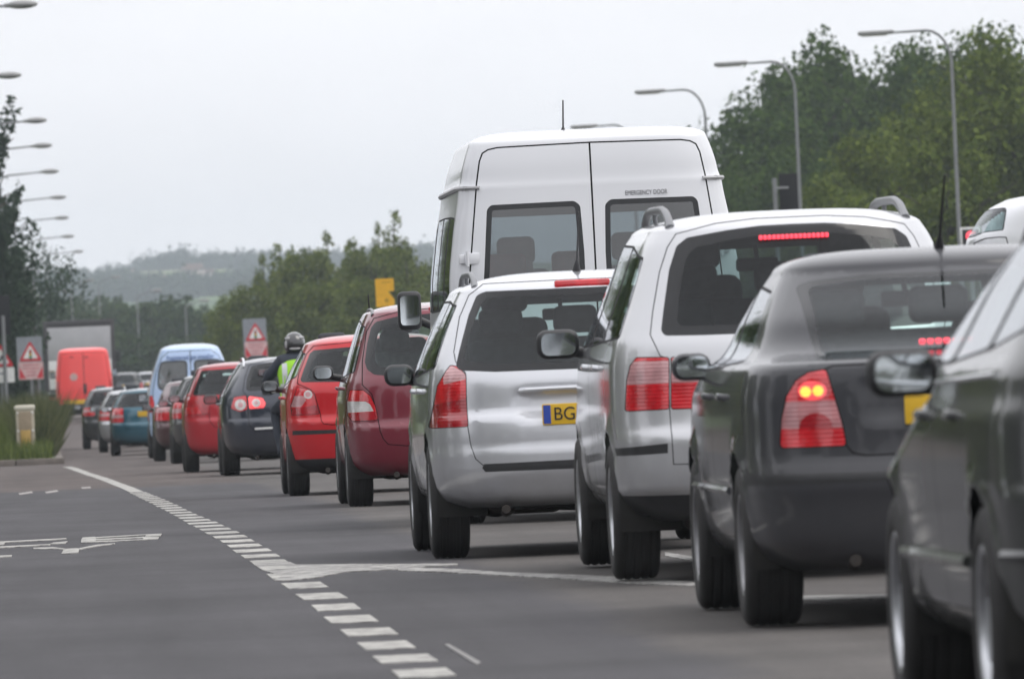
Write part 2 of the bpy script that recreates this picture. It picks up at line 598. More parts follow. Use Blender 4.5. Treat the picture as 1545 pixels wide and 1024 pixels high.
class Body:
    """a vehicle shell: plan outlines stacked by height, then cut into panels"""
    def __init__(s, prof, zt, m=3.2, k=2.0, L=4.4, nq=26, ns=26, nf=10, dz=.026, af=.8, nfx=2.8, barrel=.05,
                 roofy=1.0, arches=(), flare=.012, disp=None, nroof=12):
        z, yr, w, yf, ar, nr = [np.array(c, float) for c in zip(*prof)]
        fy, fw, ff, fa, fn = [pchip(z, c) for c in (yr, w, yf, ar, nr)]
        zs = [z[0]]
        for i in range(len(z) - 1):
            c = max(1, int(math.ceil((z[i + 1] - z[i]) / dz)))
            zs += [z[i] + (z[i + 1] - z[i]) * (j + 1) / c for j in range(c)]
        rows = []
        for zz in zs:
            rows.append(s.half(float(fy(zz)), float(fw(zz)), float(ff(zz)), float(fa(zz)), float(fn(zz)), af, nfx,
                               nq, ns, nf, L, barrel) + (np.full(nq + ns + nf - 2, zz),))
        ze = z[-1]
        X0, Y0 = rows[-1][0], rows[-1][1]
        yc = (Y0.min() + Y0.max()) / 2
        for q in np.cos(np.linspace(0, PI / 2, nroof + 1))[1:]**.8:
            q = max(q, .03)
            h = ze + (zt - ze) * max(0, 1 - q**m)**(1 / k)
            qy = 1 - (1 - q) * roofy
            rows.append((X0 * q, yc + (Y0 - yc) * qy, np.full(len(X0), h)))
        nh = len(rows[0][0])
        s.bm = bm = bmesh.new()
        s.lay = bm.faces.layers.int.new('region')
        grid = []
        for (x, y, zz) in rows:
            x = x.copy(); y = y.copy(); zz = np.array(zz, float).copy()
            for (cy, cz, R) in arches:
                r = np.hypot(y - cy, zz - cz)
                x += flare * np.exp(-((r - R) / .055)**2) * (x > .5 * x.max())
            if disp:
                x, y, zz = disp(x, y, zz)
            ring = [bm.verts.new((x[j], y[j], zz[j])) for j in range(nh)]
            ring += [bm.verts.new((-x[j], y[j], zz[j])) for j in range(nh - 2, 0, -1)]
            grid.append(ring)
        n = len(grid[0])
        for i in range(len(grid) - 1):
            for j in range(n):
                q = (j + 1) % n
                bm.faces.new((grid[i][j], grid[i][q], grid[i + 1][q], grid[i + 1][j]))
        bm.faces.new(grid[0][::-1])
        bm.faces.new(grid[-1])
        bm.normal_update()
        s.bvh = BVHTree.FromBMesh(bm)
        s.reg = {0: ('body', None, None)}
        s.nid = 1
        s.label = {}

    @staticmethod
    def half(yr, w, yf, ar, nr, af, nfx, nq, ns, nf, L, barrel):
        xr, ir = dense_super(nr, ar, w, nq)
        xf, jf = dense_super(nfx, af, w, nf)
        ysd = np.linspace(yr + ar, yf - af, ns)
        x = np.concatenate([xr, np.full(ns - 2, w), xf[::-1]])
        y = np.concatenate([yr + ir, ysd[1:-1], yf - jf[::-1]])
        ym = L * .5
        x = x * (1 - barrel * np.clip((y - ym) / ym, -1, 1)**2 * np.where(y < ym, .55, 1.0))
        return x, y

    def new(s, name, mat, parent=None, label=None):
        i = s.nid
        s.nid += 1
        s.reg[i] = (name, mat, parent)
        if label: s.label[i] = label
        return i

    def cut(s, poly, proj, rid, src=None, ymax=None, ymin=None, side=None, facing=None):
        """give the skin inside poly (seen along proj: R rear, S side) to region rid"""
        if area2(poly) < 0:
            poly = poly[::-1]
        us = [p[0] for p in poly]; vs = [p[1] for p in poly]
        u0, u1, v0, v1 = min(us), max(us), min(vs), max(vs)
        ax = 0 if proj == 'R' else 1
        lay = s.lay
        cand = []
        for f in s.bm.faces:
            if src is not None and f[lay] not in src:
                continue
            if f[lay] < 0:
                continue
            k0 = f.verts[0].co
            if not (u0 - .3 < k0[ax] < u1 + .3 and v0 - .3 < k0.z < v1 + .3) and len(f.verts) < 9: continue
            c = f.calc_center_median()
            if ymax is not None and c.y > ymax: continue
            if ymin is not None and c.y < ymin: continue
            if side is not None and c.x * side <= 0: continue
            if facing is not None and f.normal.dot(facing) < .02: continue
            lo = min(v.co[ax] for v in f.verts); hi = max(v.co[ax] for v in f.verts)
            if hi < u0 or lo > u1: continue
            lo = min(v.co.z for v in f.verts); hi = max(v.co.z for v in f.verts)
            if hi < v0 or lo > v1: continue
            cand.append(f)
        if not cand:
            return 0
        geom = set(cand)
        for f in cand:
            geom.update(f.edges); geom.update(f.verts)
        geom = list(geom)
        n = len(poly)
        for i in range(n):
            a, b = poly[i], poly[(i + 1) % n]
            du, dv = b[0] - a[0], b[1] - a[1]
            if abs(du) + abs(dv) < 1e-6:
                continue
            if proj == 'R':
                co, no = Vector((a[0], 0, a[1])), Vector((dv, 0, -du))
            else:
                co, no = Vector((0, a[0], a[1])), Vector((0, dv, -du))
            r = bmesh.ops.bisect_plane(s.bm, geom=geom, dist=2e-5, plane_co=co, plane_no=no.normalized())
            geom = r['geom']
        k = 0
        for f in geom:
            if isinstance(f, bmesh.types.BMFace) and f.is_valid:
                c = f.calc_center_median()
                if inside(poly, c[ax], c.z):
                    f[lay] = rid
                    k += 1
        return k

    def panel(s, poly, proj, name, mat, gap=.005, parent=None, src=None, label=None, **kw):
        """a region with a dark shut line round it"""
        if gap:
            g = s.new('panel_gap', M['gap'])
            s.cut(offset(poly, gap), proj, g, src=src, **kw)
            rid = s.new(name, mat, parent, label)
            s.cut(poly, proj, rid, **kw)
        else:
            rid = s.new(name, mat, parent, label)
            s.cut(poly, proj, rid, src=src, **kw)
        return rid

    def window(s, poly, proj, mat, frit=.035, name='window', seal='window_seal', parent=None, inner=None, rad=.04, **kw):
        a = s.new(seal, M['frit' if name == 'rear_window' else 'seal'], parent)
        s.cut(poly, proj, a, **kw)
        b = s.new(name, mat, parent)
        s.cut(inner or rounded(offset(poly, -frit), rad), proj, b, src=(a,), **kw)
        return b

    def hole(s, poly, proj, **kw):
        s.cut(poly, proj, -1, **kw)

    def hit(s, o, d):
        r = s.bvh.ray_cast(Vector(o), Vector(d).normalized())
        return r[0], r[1]

    def rear_y(s, x, z):
        p, n = s.hit((x, -5, z), (0, 1, 0))
        return p.y if p else 0

    def side_x(s, y, z, sg=-1):
        p, n = s.hit((sg * 4, y, z), (-sg, 0, 0))
        return p.x if p else sg * .8

    def finish(s, root, mat, only_side_noise=None):
        bm = s.bm
        bm.normal_update()
        lay = s.lay
        by = {}
        for f in bm.faces:
            by.setdefault(f[lay], []).append(f)
        objs = {}
        ids = [i for i in s.reg if i in by]
        ids.sort(key=lambda i: (s.reg[i][2] is not None, i))
        for i in ids:
            name, mt, par = s.reg[i]
            vm = {}
            vs, ns, fs = [], [], []
            for f in by[i]:
                q = []
                for v in f.verts:
                    if v.index not in vm or True:
                        k = vm.get(v)
                        if k is None:
                            k = vm[v] = len(vs)
                            vs.append(v.co.copy()); ns.append(v.normal.copy())
                        q.append(k)
                fs.append(q)
            me = bpy.data.meshes.new(name)
            me.from_pydata(vs, [], fs)
            me.polygons.foreach_set('use_smooth', [True] * len(me.polygons))
            me.update()
            me.normals_split_custom_set_from_vertices([n if n.length > .1 else Vector((0, 0, 1)) for n in ns])
            me.materials.append(mt or mat)
            p = root if par is None else objs.get(par, root)
            objs[i] = link(bpy.data.objects.new(name, me), p)
            if i in s.label:
                objs[i]['label'] = s.label[i]
        bm.free()
        return objs


_wheel = {}


def wheel(root, x, y, R, tw, rr, style, sg, z0=0.0):
    """tyre with tread grooves, rim as its sub-part; sg -1 left, +1 right"""
    key = (R, tw, rr, style)
    if key not in _wheel:
        b = tw / 2
        pr = [(rr - .01, -b * .80), (rr + .012, -b * .98), (rr + (R - rr) * .45, -b * 1.04), (R - .03, -b * 1.0),
              (R - .010, -b * .90), (R - .002, -b * .78)]
        for g in (-.5, -.17, .17, .5):
            c = g * b * 1.1
            pr += [(R, c - .008), (R - .005, c - .005), (R - .005, c + .005), (R, c + .008)]
        pr += [(R - .002, b * .78), (R - .010, b * .90), (R - .03, b), (rr + (R - rr) * .45, b * 1.04), (rr, b * .9)]
        t = MB().lathe(pr, seg=48)
        to = t.build('wheel', M['tyre'])
        COL.objects.unlink(to)
        r = MB()
        r.lathe([(rr + .012, -b * .90), (rr + .004, -b * .97), (rr - .012, -b * .93), (rr - .028, -b * .62), (rr - .03, b * .8)], seg=40)
        ns = {'five': 5, 'ten': 10, 'cover': 7}[style]
        wd = {'five': .30, 'ten': .13, 'cover': .24}[style]
        for k in range(ns):
            a = 2 * PI * k / ns + .3
            for t2 in (0,):
                c, s_ = math.cos(a), math.sin(a)
                p = []
                for (rad, hw, xx) in ((.05, wd * .14, -b * .62), (rr - .02, wd * .30, -b * .80)):
                    for q in (-1, 1):
                        p.append((xx, rad * c - q * hw * s_ , rad * s_ + q * hw * c))
                vs = [r.bm.verts.new(v) for v in p] + [r.bm.verts.new((v[0] + .03, v[1], v[2])) for v in p]
                for f in ((0, 1, 3, 2), (4, 6, 7, 5), (0, 2, 6, 4), (1, 5, 7, 3), (2, 3, 7, 6), (0, 4, 5, 1)):
                    r.bm.faces.new([vs[j] for j in f])
        r.lathe([(.0001, -b * .68), (.03, -b * .70), (.065, -b * .60), (.07, -b * .4)], seg=20)
        ro = r.build('rim', M['rim'] if style != 'cover' else M['rim_dark'])
        COL.objects.unlink(ro)
        d = MB().lathe([(.0001, -b * .1), (rr - .05, -b * .1), (rr - .05, b * .1), (.0001, b * .1)], seg=28)
        do = d.build('brake_disc', M['disc'])
        COL.objects.unlink(do)
        _wheel[key] = (to.data, ro.data, do.data)
    tm, rm, dm = _wheel[key]
    w = link(bpy.data.objects.new('wheel', tm), root)
    w.location = (x, y, R + z0)
    w.rotation_euler = (random.uniform(0, 1), 0, 0 if sg < 0 else PI)
    for nm, me in (('rim', rm), ('brake_disc', dm)):
        link(bpy.data.objects.new(nm, me), w)
    return w


def door_mirror(root, x, y, z, sg, mat, w=.2, h=.135, round_=.05):
    b = MB().box((x, y + .05, z), (w, .13, h), round_, seg=4)
    inn = -sg
    b.tube([(x + inn * w * .35, y + .06, z - h * .25), (x + inn * (w * .5 + .09), y + .08, z - h * .45)], .028, 8)
    o = b.build('door_mirror', mat, root, sharp=60)
    pl = rounded(rectp(x - w * .40, z - h * .38, x + w * .40, z + h * .38), round_ * .8, 5)
    MB().prism(pl, 'XZ', y - .022, y - .012, 0).build('mirror_glass', M['mirror'], o)
    return o


def number_plate(root, bd, z, text=None, x=0.0, w=.52, h=.111, band=False, simple=False):
    y = min(bd.rear_y(x + u * w * .48, z + v * h * .5) for u in (-1, 0, 1) for v in (-1, 0, 1)) - .012
    o = MB().prism(rounded(rectp(x - w / 2, z - h / 2, x + w / 2, z + h / 2), .008, 3), 'XZ', y, y + .012, .002).build('number_plate', M['plate'], root)
    if band:
        MB().prism(rectp(x - w / 2 + .006, z - h / 2 + .006, x - w / 2 + .045, z + h / 2 - .006), 'XZ', y - .0025, y - .0005).build('country_band', M['plate_blue'], o)
    if text:
        text_obj(text, .098, M['ink'], 'plate_lettering', o, (x - w / 2 + .058, y - .002, z - .002), thick=.0012, sx=.95, align='LEFT')
    elif simple:
        b = MB()
        for i, (u, c) in enumerate(zip((-.2, -.13, -.06, .0, .07, .14, .2), 'abcdefg')):
            pass
        b.bm.free()
    return o


def seats(root, y_front, zc, hw, y_rear=None, mat='seat', back=.62, heads=3):
    """front pair with head restraints, wheel and dash; a rear bench"""
    m = M[mat]
    for sg in (-1, 1):
        x = sg * hw * .46
        s = MB().box((x, y_front, zc - .18), (.48, .5, .14), .05, seg=3).build('seat', m, root)
        MB().box((x, y_front - .28, zc + .14), (.48, .13, back), .06, rx=-.2, seg=3).build('seat_back', m, s)
        MB().box((x, y_front - .36, zc + .14 + back * .5 + .12), (.26, .10, .19), .045, seg=3).build('headrest', m, s)
    if y_rear:
        s = MB().box((0, y_rear + .25, zc - .2), (hw * 1.5, .5, .14), .05, seg=3).build('rear_bench', m, root)
        MB().box((0, y_rear, zc + .08), (hw * 1.5, .12, .50), .05, rx=-.2, seg=3).build('bench_back', m, s)
        for i in range(heads):
            x = (i - (heads - 1) / 2) * hw * (1.0 if heads == 2 else .52)
            MB().box((x, y_rear - .06, zc + .42), (.24, .09, .15), .04, seg=3).build('headrest', m, s)
    MB().box((0, y_front + .85, zc + .12), (hw * 1.6, .35, .34), .08, seg=3).build('dashboard', M['trim'], root)
    t = MB()
    pts = [(hw * .46 + .18 * math.cos(a), y_front + .58 - .06 * math.sin(a), zc + .25 + .18 * math.sin(a)) for a in np.linspace(0, 2 * PI, 20)]
    t.tube(pts, .016, 6, cap=False)
    t.box((hw * .46, y_front + .6, zc + .25), (.3, .03, .06), .01)
    t.build('steering_wheel', M['trim'], root)


def underbody(root, ro, hw, L, z=.25, pipe=-.35, R=.31):
    MB().box((0, L * .5, z + .03), (hw * 1.15, L * .86, .06), .02).build('underbody', M['under'], root)
    b = MB().tube([(-hw * .75, ro, R * .95), (0, ro + .02, R * .85), (hw * .75, ro, R * .95)], .045, 8)
    for sg in (-1, 1):
        b.tube([(sg * hw * .6, ro - .05, R * .7), (sg * hw * .55, ro + .02, R + .25)], .05, 8)
        b.box((sg * hw * .52, ro + .25, R * .8), (.07, .55, .07), .02)
    b.build('rear_axle', M['under'], root)
    e = MB().box((pipe, .75, z + .05), (.42, .55, .15), .06, seg=3)
    e.tube([(pipe - .08, .40, z), (pipe - .12, .2, z - .01), (pipe - .12, .10, z + .01)], .024, 10)
    e.build('exhaust', M['exhaust'], root)


def arch_liners(root, ys, R, hw, tw):
    for y in ys:
        for sg in (-1, 1):
            a, b = sg * (hw - .03), sg * (hw - tw - .10)
            m = MB().lathe([(R + .05, a), (R + .05, b), (.05, b)], (0, y, R), 'X', 20, -.25, PI + .25)
            m.build('wheel_arch', M['under'], root)


def rails(root, bd, x, y0, y1, h=.055, r=.017, mat='rail'):
    for sg in (-1, 1):
        pts = []
        n = 24
        for i in range(n + 1):
            t = i / n
            y = y0 + (y1 - y0) * t
            p, _ = bd.hit((sg * x, y, 5), (0, 0, -1))
            zz = p.z if p else 1.5
            e = min(t, 1 - t)
            up = h * (math.sin(min(e / .30, 1) * PI / 2)**.8)
            pts.append((sg * x, y, zz + up - .012))
        b = MB().tube(pts, [r * (1.2 if min(i, n - i) < 1 else .95) for i in range(n + 1)], 10)
        y = y0 + (y1 - y0) * .5
        p, _ = bd.hit((sg * x, y, 5), (0, 0, -1))
        if p:
            b.box((sg * x, y, p.z + h * .4), (.02, .05, h * .9), .008)
        b.build('roof_rail', M[mat], root)


def aerial(root, p0, p1, r=.004):
    p0, p1 = Vector(p0), Vector(p1)
    MB().tube([p0 + Vector((0, 0, -.015)), p0, p0 + (p1 - p0) * .12, p0 + (p1 - p0) * .2, p1], [.03, .024, .014, r * 1.3, r], 8).build('aerial', M['black'], root)


def handles(root, bd, ys, z, mat='chrome', sides=(-1, 1)):
    for y in ys:
        for sg in sides:
            x = bd.side_x(y, z, sg)
            MB().tube([(x - sg * .01, y - .09, z), (x + sg * .014, y - .07, z + .004), (x + sg * .018, y, z + .006),
                       (x + sg * .014, y + .07, z + .004), (x - sg * .01, y + .09, z)], .014, 8).build('door_handle', M[mat] if isinstance(mat, str) else mat, root)


class Car:
    """frame of reference of one vehicle in the queue"""
    def __init__(s, name, label, X, Y, cat='car', group='vehicles queuing along the road', rz=0):
        s.X, s.Y = X, Y
        s.Z = float(ground(X, Y + 1.5))
        s.root = thing(name, label, cat, (X, Y, s.Z), rz, group)
        # pitch with the road
        s.root.rotation_euler = (math.atan2(float(ground(X, Y + 3.5) - ground(X, Y + .9)), 2.6), 0, rz)

    def q(s, px, py, dd=0.0):
        x, z = at(px, py, s.Y + dd)
        return x - s.X, z - s.Z

    def H(s, pts, dd=0.0):
        """left half outline from the middle line and back to it -> whole outline"""
        p = [s.q(a, b, dd) for a, b in pts]
        p[0] = (0.0, p[0][1]); p[-1] = (0.0, p[-1][1])
        return p[:-1] + [p[-1]] + [(-x, z) for x, z in p[1:-1]][::-1]

    def Q(s, pts, dd=0.0):
        return [s.q(a, b, dd) for a, b in pts]


def both(bd, fn):
    for sg in (1, -1):
        fn(sg)


def lamp(bd, poly, ymax, subs=(), mat='lens_red', gap=.005, name='tail_light'):
    """left lamp outline and its lenses, mirrored to the right"""
    for sg in (-1, 1):
        P = poly if sg < 0 else mir(poly)
        r = bd.panel(P, 'R', name, M[mat], gap, ymax=ymax, side=sg)
        ids = [r]
        for (sp, sm, nm) in subs:
            S = sp if sg < 0 else mir(sp)
            k = bd.new(nm, M[sm], r)
            bd.cut(S, 'R', k, src=tuple(ids), ymax=ymax, side=sg)
            ids.append(k)


def side_glass(bd, wins, mat='glass_side', frit=.012, rad=.03, ymin=None):
    """panes set in one dark frame, with dark pillars between them"""
    hull = [wins[0][0]]
    for w in wins:
        hull += [w[1], w[2]]
    hull += list(wins[-1][3:])
    for w in wins[::-1]:
        hull += [w[-1], w[0]]
    h2 = []
    for q in hull:
        if not h2 or (abs(q[0] - h2[-1][0]) + abs(q[1] - h2[-1][1])) > 1e-4:
            h2.append(q)
    if h2[0] == h2[-1]: h2.pop()
    for sg in (-1, 1):
        a = bd.new('side_window_frame', M['seal'])
        bd.cut(rounded(h2, rad), 'S', a, side=sg, facing=Vector((sg, 0, 0)))
        for w in wins:
            k = bd.new('side_window', M[mat], a)
            bd.cut(rounded(offset(w, -frit), rad), 'S', k, src=(a,), side=sg, facing=Vector((sg, 0, 0)))


def doors(bd, polys, mat=None, gap=.005):
    for sg in (-1, 1):
        for p in polys:
            bd.panel(rounded(p, .05), 'S', 'door', mat, gap, side=sg, facing=Vector((sg, 0, 0)))


def arches_cut(bd, arches, hw):
    for (cy, cz, R) in arches:
        for sg in (-1, 1):
            c = [(cy + R * math.cos(a), cz + R * math.sin(a)) for a in np.linspace(-.35, PI + .35, 30)]
            c = c + [(cy - R * .94, 0), (cy + R * .94, 0)]
            bd.hole(c, 'S', side=sg, facing=None) if False else bd.cut(c, 'S', -1, side=sg, facing=Vector((sg, 0, -.3)))


def windscreen(bd, poly, ymin, mat='glass'):
    bd.window(rounded(poly, .06), 'R', M[mat], .03, name='windscreen', ymin=ymin, facing=Vector((0, 1, .05)))


def inner_mirror(root, y, z, x=0.0):
    MB().box((x, y, z), (.21, .035, .065), .015, seg=3).tube([(x, y + .02, z + .02), (x, y + .10, z + .09)], .012, 6).build('cabin_mirror', M['trim'], root)
# ------------------------------------------------------------------ the land and the road
def sheet(name, mat, xs_fn, ys, dz, nx=2, kind=STRUCT):
    """a strip of ground: xs_fn(y) -> (left, right)"""
    v, f = [], []
    for y in ys:
        a, b = xs_fn(y)
        for i in range(nx):
            x = a + (b - a) * i / (nx - 1)
            v.append((x, y, float(ground(x, y)) + dz))
    for j in range(len(ys) - 1):
        for i in range(nx - 1):
            k = j * nx + i
            f.append((k, k + 1, k + nx + 1, k + nx))
    o = meshobj(name, v, f, mat)
    if kind: o['kind'] = kind
    return o


def asphalt(name, col, var=.12, rough=.85, tint=None, patch=.25):
    m, n, b = newmat(name)
    setp(b, rough=rough, spec=.3)
    t = node(n, 'ShaderNodeTexCoord')
    a = node(n, 'ShaderNodeTexNoise', Scale=55.0, Detail=8.0, Roughness=.75)
    w = node(n, 'ShaderNodeTexNoise', Scale=.35, Detail=5.0, Roughness=.6)
    mp_ = node(n, 'ShaderNodeMapping'); mp_.inputs['Scale'].default_value = (1, .05, 1)
    st = node(n, 'ShaderNodeTexNoise', Scale=1.6, Detail=6.0, Roughness=.65)
    rp = node(n, 'ShaderNodeMapRange'); rp.inputs['From Min'].default_value = .25; rp.inputs['From Max'].default_value = .75
    rp.inputs['To Min'].default_value = 1 - var * 4; rp.inputs['To Max'].default_value = 1 + var * 4
    rw = node(n, 'ShaderNodeMapRange'); rw.inputs['From Min'].default_value = .3; rw.inputs['From Max'].default_value = .7
    rw.inputs['To Min'].default_value = 1 - patch * .6; rw.inputs['To Max'].default_value = 1 + patch * .6
    rs = node(n, 'ShaderNodeMapRange'); rs.inputs['From Min'].default_value = .3; rs.inputs['From Max'].default_value = .7
    rs.inputs['To Min'].default_value = 1 - patch * .5; rs.inputs['To Max'].default_value = 1 + patch * .5
    m1 = node(n, 'ShaderNodeMath', operation='MULTIPLY'); m2 = node(n, 'ShaderNodeMath', operation='MULTIPLY')
    sc = node(n, 'ShaderNodeVectorMath', operation='SCALE'); sc.inputs[0].default_value = col
    lk = n.links.new
    lk(t.outputs['Object'], a.inputs['Vector']); lk(t.outputs['Object'], w.inputs['Vector'])
    lk(t.outputs['Object'], mp_.inputs['Vector']); lk(mp_.outputs[0], st.inputs['Vector'])
    lk(a.outputs['Fac'], rp.inputs['Value']); lk(w.outputs['Fac'], rw.inputs['Value']); lk(st.outputs['Fac'], rs.inputs['Value'])
    lk(rp.outputs[0], m1.inputs[0]); lk(rw.outputs[0], m1.inputs[1]); lk(m1.outputs[0], m2.inputs[0]); lk(rs.outputs[0], m2.inputs[1])
    lk(m2.outputs[0], sc.inputs['Scale']); lk(sc.outputs[0], b.inputs['Base Color'])
    bp = node(n, 'ShaderNodeBump', Strength=.5, Distance=.006)
    lk(a.outputs['Fac'], bp.inputs['Height']); lk(bp.outputs[0], b.inputs['Normal'])
    return m


def worn_paint(name, col, p0=.33, p1=.54):
    """road paint rubbed through to the asphalt in places"""
    m, n, b = newmat(name)
    setp(b, rough=.75, spec=.3)
    t = node(n, 'ShaderNodeTexCoord')
    a = node(n, 'ShaderNodeTexNoise', Scale=9.0, Detail=8.0, Roughness=.75)
    r = node(n, 'ShaderNodeValToRGB')
    r.color_ramp.elements[0].position = p0; r.color_ramp.elements[0].color = (.11, .107, .105, 1)
    r.color_ramp.elements[1].position = p1; r.color_ramp.elements[1].color = (*col, 1)
    n.links.new(t.outputs['Object'], a.inputs['Vector']); n.links.new(a.outputs['Fac'], r.inputs['Fac'])
    n.links.new(r.outputs['Color'], b.inputs['Base Color'])
    return m


M['asphalt'] = asphalt('dark_asphalt', (.053, .051, .0555), .12, .85, None, .38)


def road_patches(m):
    """older, browner surfacing in the queue lane and over the far junction mouth, with ragged joints"""
    n = m.node_tree
    b = n.nodes['Principled BSDF']
    src = b.inputs['Base Color'].links[0].from_socket
    g = node(n, 'ShaderNodeNewGeometry')
    s = node(n, 'ShaderNodeSeparateXYZ')
    z = node(n, 'ShaderNodeTexNoise', Scale=.7, Detail=6.0, Roughness=.7)
    mp_ = node(n, 'ShaderNodeMapping'); mp_.inputs['Scale'].default_value = (1, .25, 1)
    lk = n.links.new
    lk(g.outputs['Position'], s.inputs[0]); lk(g.outputs['Position'], mp_.inputs['Vector']); lk(mp_.outputs[0], z.inputs['Vector'])
    wob = node(n, 'ShaderNodeMath', operation='MULTIPLY_ADD'); wob.inputs[1].default_value = .9
    lk(z.outputs['Fac'], wob.inputs[0]); lk(s.outputs['X'], wob.inputs[2])
    r = node(n, 'ShaderNodeMapRange', interpolation_type='SMOOTHSTEP')
    r.inputs['From Min'].default_value = 2.5; r.inputs['From Max'].default_value = 2.85
    lk(wob.outputs[0], r.inputs['Value'])
    wy = node(n, 'ShaderNodeMath', operation='MULTIPLY_ADD'); wy.inputs[1].default_value = 14.0
    lk(z.outputs['Fac'], wy.inputs[0]); lk(s.outputs['Y'], wy.inputs[2])
    r2 = node(n, 'ShaderNodeMapRange', interpolation_type='SMOOTHSTEP')
    r2.inputs['From Min'].default_value = 116; r2.inputs['From Max'].default_value = 124
    lk(wy.outputs[0], r2.inputs['Value'])
    v1 = node(n, 'ShaderNodeVectorMath', operation='MULTIPLY'); v1.inputs[1].default_value = (1.48, 1.42, 1.24)
    v2 = node(n, 'ShaderNodeVectorMath', operation='MULTIPLY'); v2.inputs[1].default_value = (1.55, 1.33, 1.14)
    lk(src, v1.inputs[0]); lk(src, v2.inputs[0])
    m1 = node(n, 'ShaderNodeMix', data_type='RGBA'); m2 = node(n, 'ShaderNodeMix', data_type='RGBA')
    lk(r2.outputs[0], m1.inputs['Factor']); lk(src, m1.inputs['A']); lk(v2.outputs[0], m1.inputs['B'])
    lk(r.outputs[0], m2.inputs['Factor']); lk(m1.outputs['Result'], m2.inputs['A']); lk(v1.outputs[0], m2.inputs['B'])
    lk(m2.outputs['Result'], b.inputs['Base Color'])


road_patches(M['asphalt'])
M['road_paint'] = worn_paint('white_road_paint', (.46, .45, .42), .36, .58)
M['old_paint'] = worn_paint('old_white_road_paint', (.44, .43, .41), .40, .62)
M['soil'] = plain('rough_grass_soil', (.05, .065, .025), .95, 0, .5, .4)
M['kerb'] = plain('concrete_kerb', (.15, .13, .115), .9, 0, .3, 3, .2)
M['verge'] = plain('verge_turf', (.055, .085, .025), .95, 0, .45, 1.5, .3)

ROADY = [y for y in np.arange(-60, 262, 1.5)] + [y for y in np.arange(264, 720, 4.0)]
# the wide sheet of land
gy = list(np.arange(-180, 262, 3.0)) + list(np.arange(264, 900, 12.0)) + [900, 1000, 1300, 1700]
gxs = [-1900, -600, -200, -80, -40, -20, -8, 0, 4, 9, 12, 15, 18, 21, 24, 40, 90, 250, 700, 1900]
v, f = [], []
for y in gy:
    for x in gxs:
        v.append((x, y, float(ground(x, y)) - .06))
nx = len(gxs)
for j in range(len(gy) - 1):
    for i in range(nx - 1):
        k = j * nx + i
        f.append((k, k + 1, k + nx + 1, k + nx))
meshobj('ground', v, f, M['soil'])['kind'] = STRUCT
YV = 186.0          # where the verge and its kerb begin


def road_edges(y):
    if y < YV - .01:
        return (-45.0, 9.6)
    return (.22 + .012 * max(0, y - 330), 9.6 + .01 * max(0, y - 400))


sheet('road', M['asphalt'], road_edges, [y for y in ROADY if y < YV] + [YV - .02, YV] + [y for y in ROADY if y > YV], 0.0, 12)


class Marks:
    def __init__(s):
        s.v, s.f = [], []

    def poly(s, pts, dz=.004):
        k = len(s.v)
        s.v += [(x, y, float(ground(x, y)) + dz) for x, y in pts]
        n = len(pts)
        s.f.append(tuple(range(k, k + n)))
        s.v += [(x, y, z_ - .012) for x, y, z_ in s.v[k:k + n]]
        for i in range(n):
            j = (i + 1) % n
            s.f.append((k + i, k + n + i, k + n + j, k + j))

    def px(s, pts, dz=.005):
        p = [on_road(a, b) for a, b in pts]
        if area2(p) < 0: p = p[::-1]
        s.poly(p, dz)

    def build(s, name, mat):
        o = meshobj(name, s.v, s.f, mat, None, False)
        o['kind'] = STRUCT
        return o


# dashed edge line: follows the bend of the junction
LINE = [(700, 1062), (641, 1017.6), (612, 995), (582, 973.6), (556, 953), (529, 934.6), (511, 920), (493, 905), (474, 893), (457, 881.6), (439.5, 871),
        (420, 857), (397, 841.7), (376, 828), (355.7, 815), (325, 798.5), (298, 785.5), (272, 773), (245, 759.5), (217, 747), (190, 735), (158.6, 723), (128, 713), (100, 704)]
P = np.array([on_road(a, b) for a, b in LINE])
S = np.concatenate([[0], np.cumsum(np.hypot(*np.diff(P, axis=0).T))])
fx, fy = pchip(S, P[:, 0]), pchip(S, P[:, 1])
mk = Marks()
s = 1.2
while s < S[-1] - 1:
    y = float(fy(s))
    ln = 1.05 if y < 104 else 2.02
    wd = (.205 if y < 75 else .18 if y < 104 else .14) * .5 * random.uniform(.94, 1.05)
    x0, y0, x1, y1 = float(fx(s)), float(fy(s)), float(fx(s + ln)), float(fy(s + ln))
    mk.poly([(x0 - wd, y0), (x0 + wd, y0), (x1 + wd, y1), (x1 - wd, y1)])
    s += 2.0
mk.build('dashed_edge_line', M['road_paint'])
mk = Marks()
mk.px([(381, 851), (437, 848), (446, 852), (560, 851), (640, 852), (640, 856), (560, 861), (520, 863), (480, 871), (440, 876), (412, 876), (425, 869), (395, 860)])
mk.px([(560, 852), (690, 851), (690, 853), (600, 857)], .006)
mk.px([(600, 856), (690, 859), (760, 864), (850, 867), (940, 871.5), (1050, 879), (1050, 885), (930, 879), (840, 873), (750, 868), (680, 864), (600, 861)])
mk.px([(1003, 834), (1060, 843), (1060, 850), (1003, 839)])
mk.px([(1190, 900), (1400, 897), (1400, 903), (1190, 907)])
mk.build('give_way_line', M['old_paint'])
mk = Marks()
mk.px([(670, 973), (676, 972), (725, 1000), (718, 1003)])
mk.build('worn_line', plain('faded_road_paint', (.2, .195, .19), .8))
mk = Marks()
z = lambda a: [(x * .1683, 770 + y * .1683) for x, y in a]
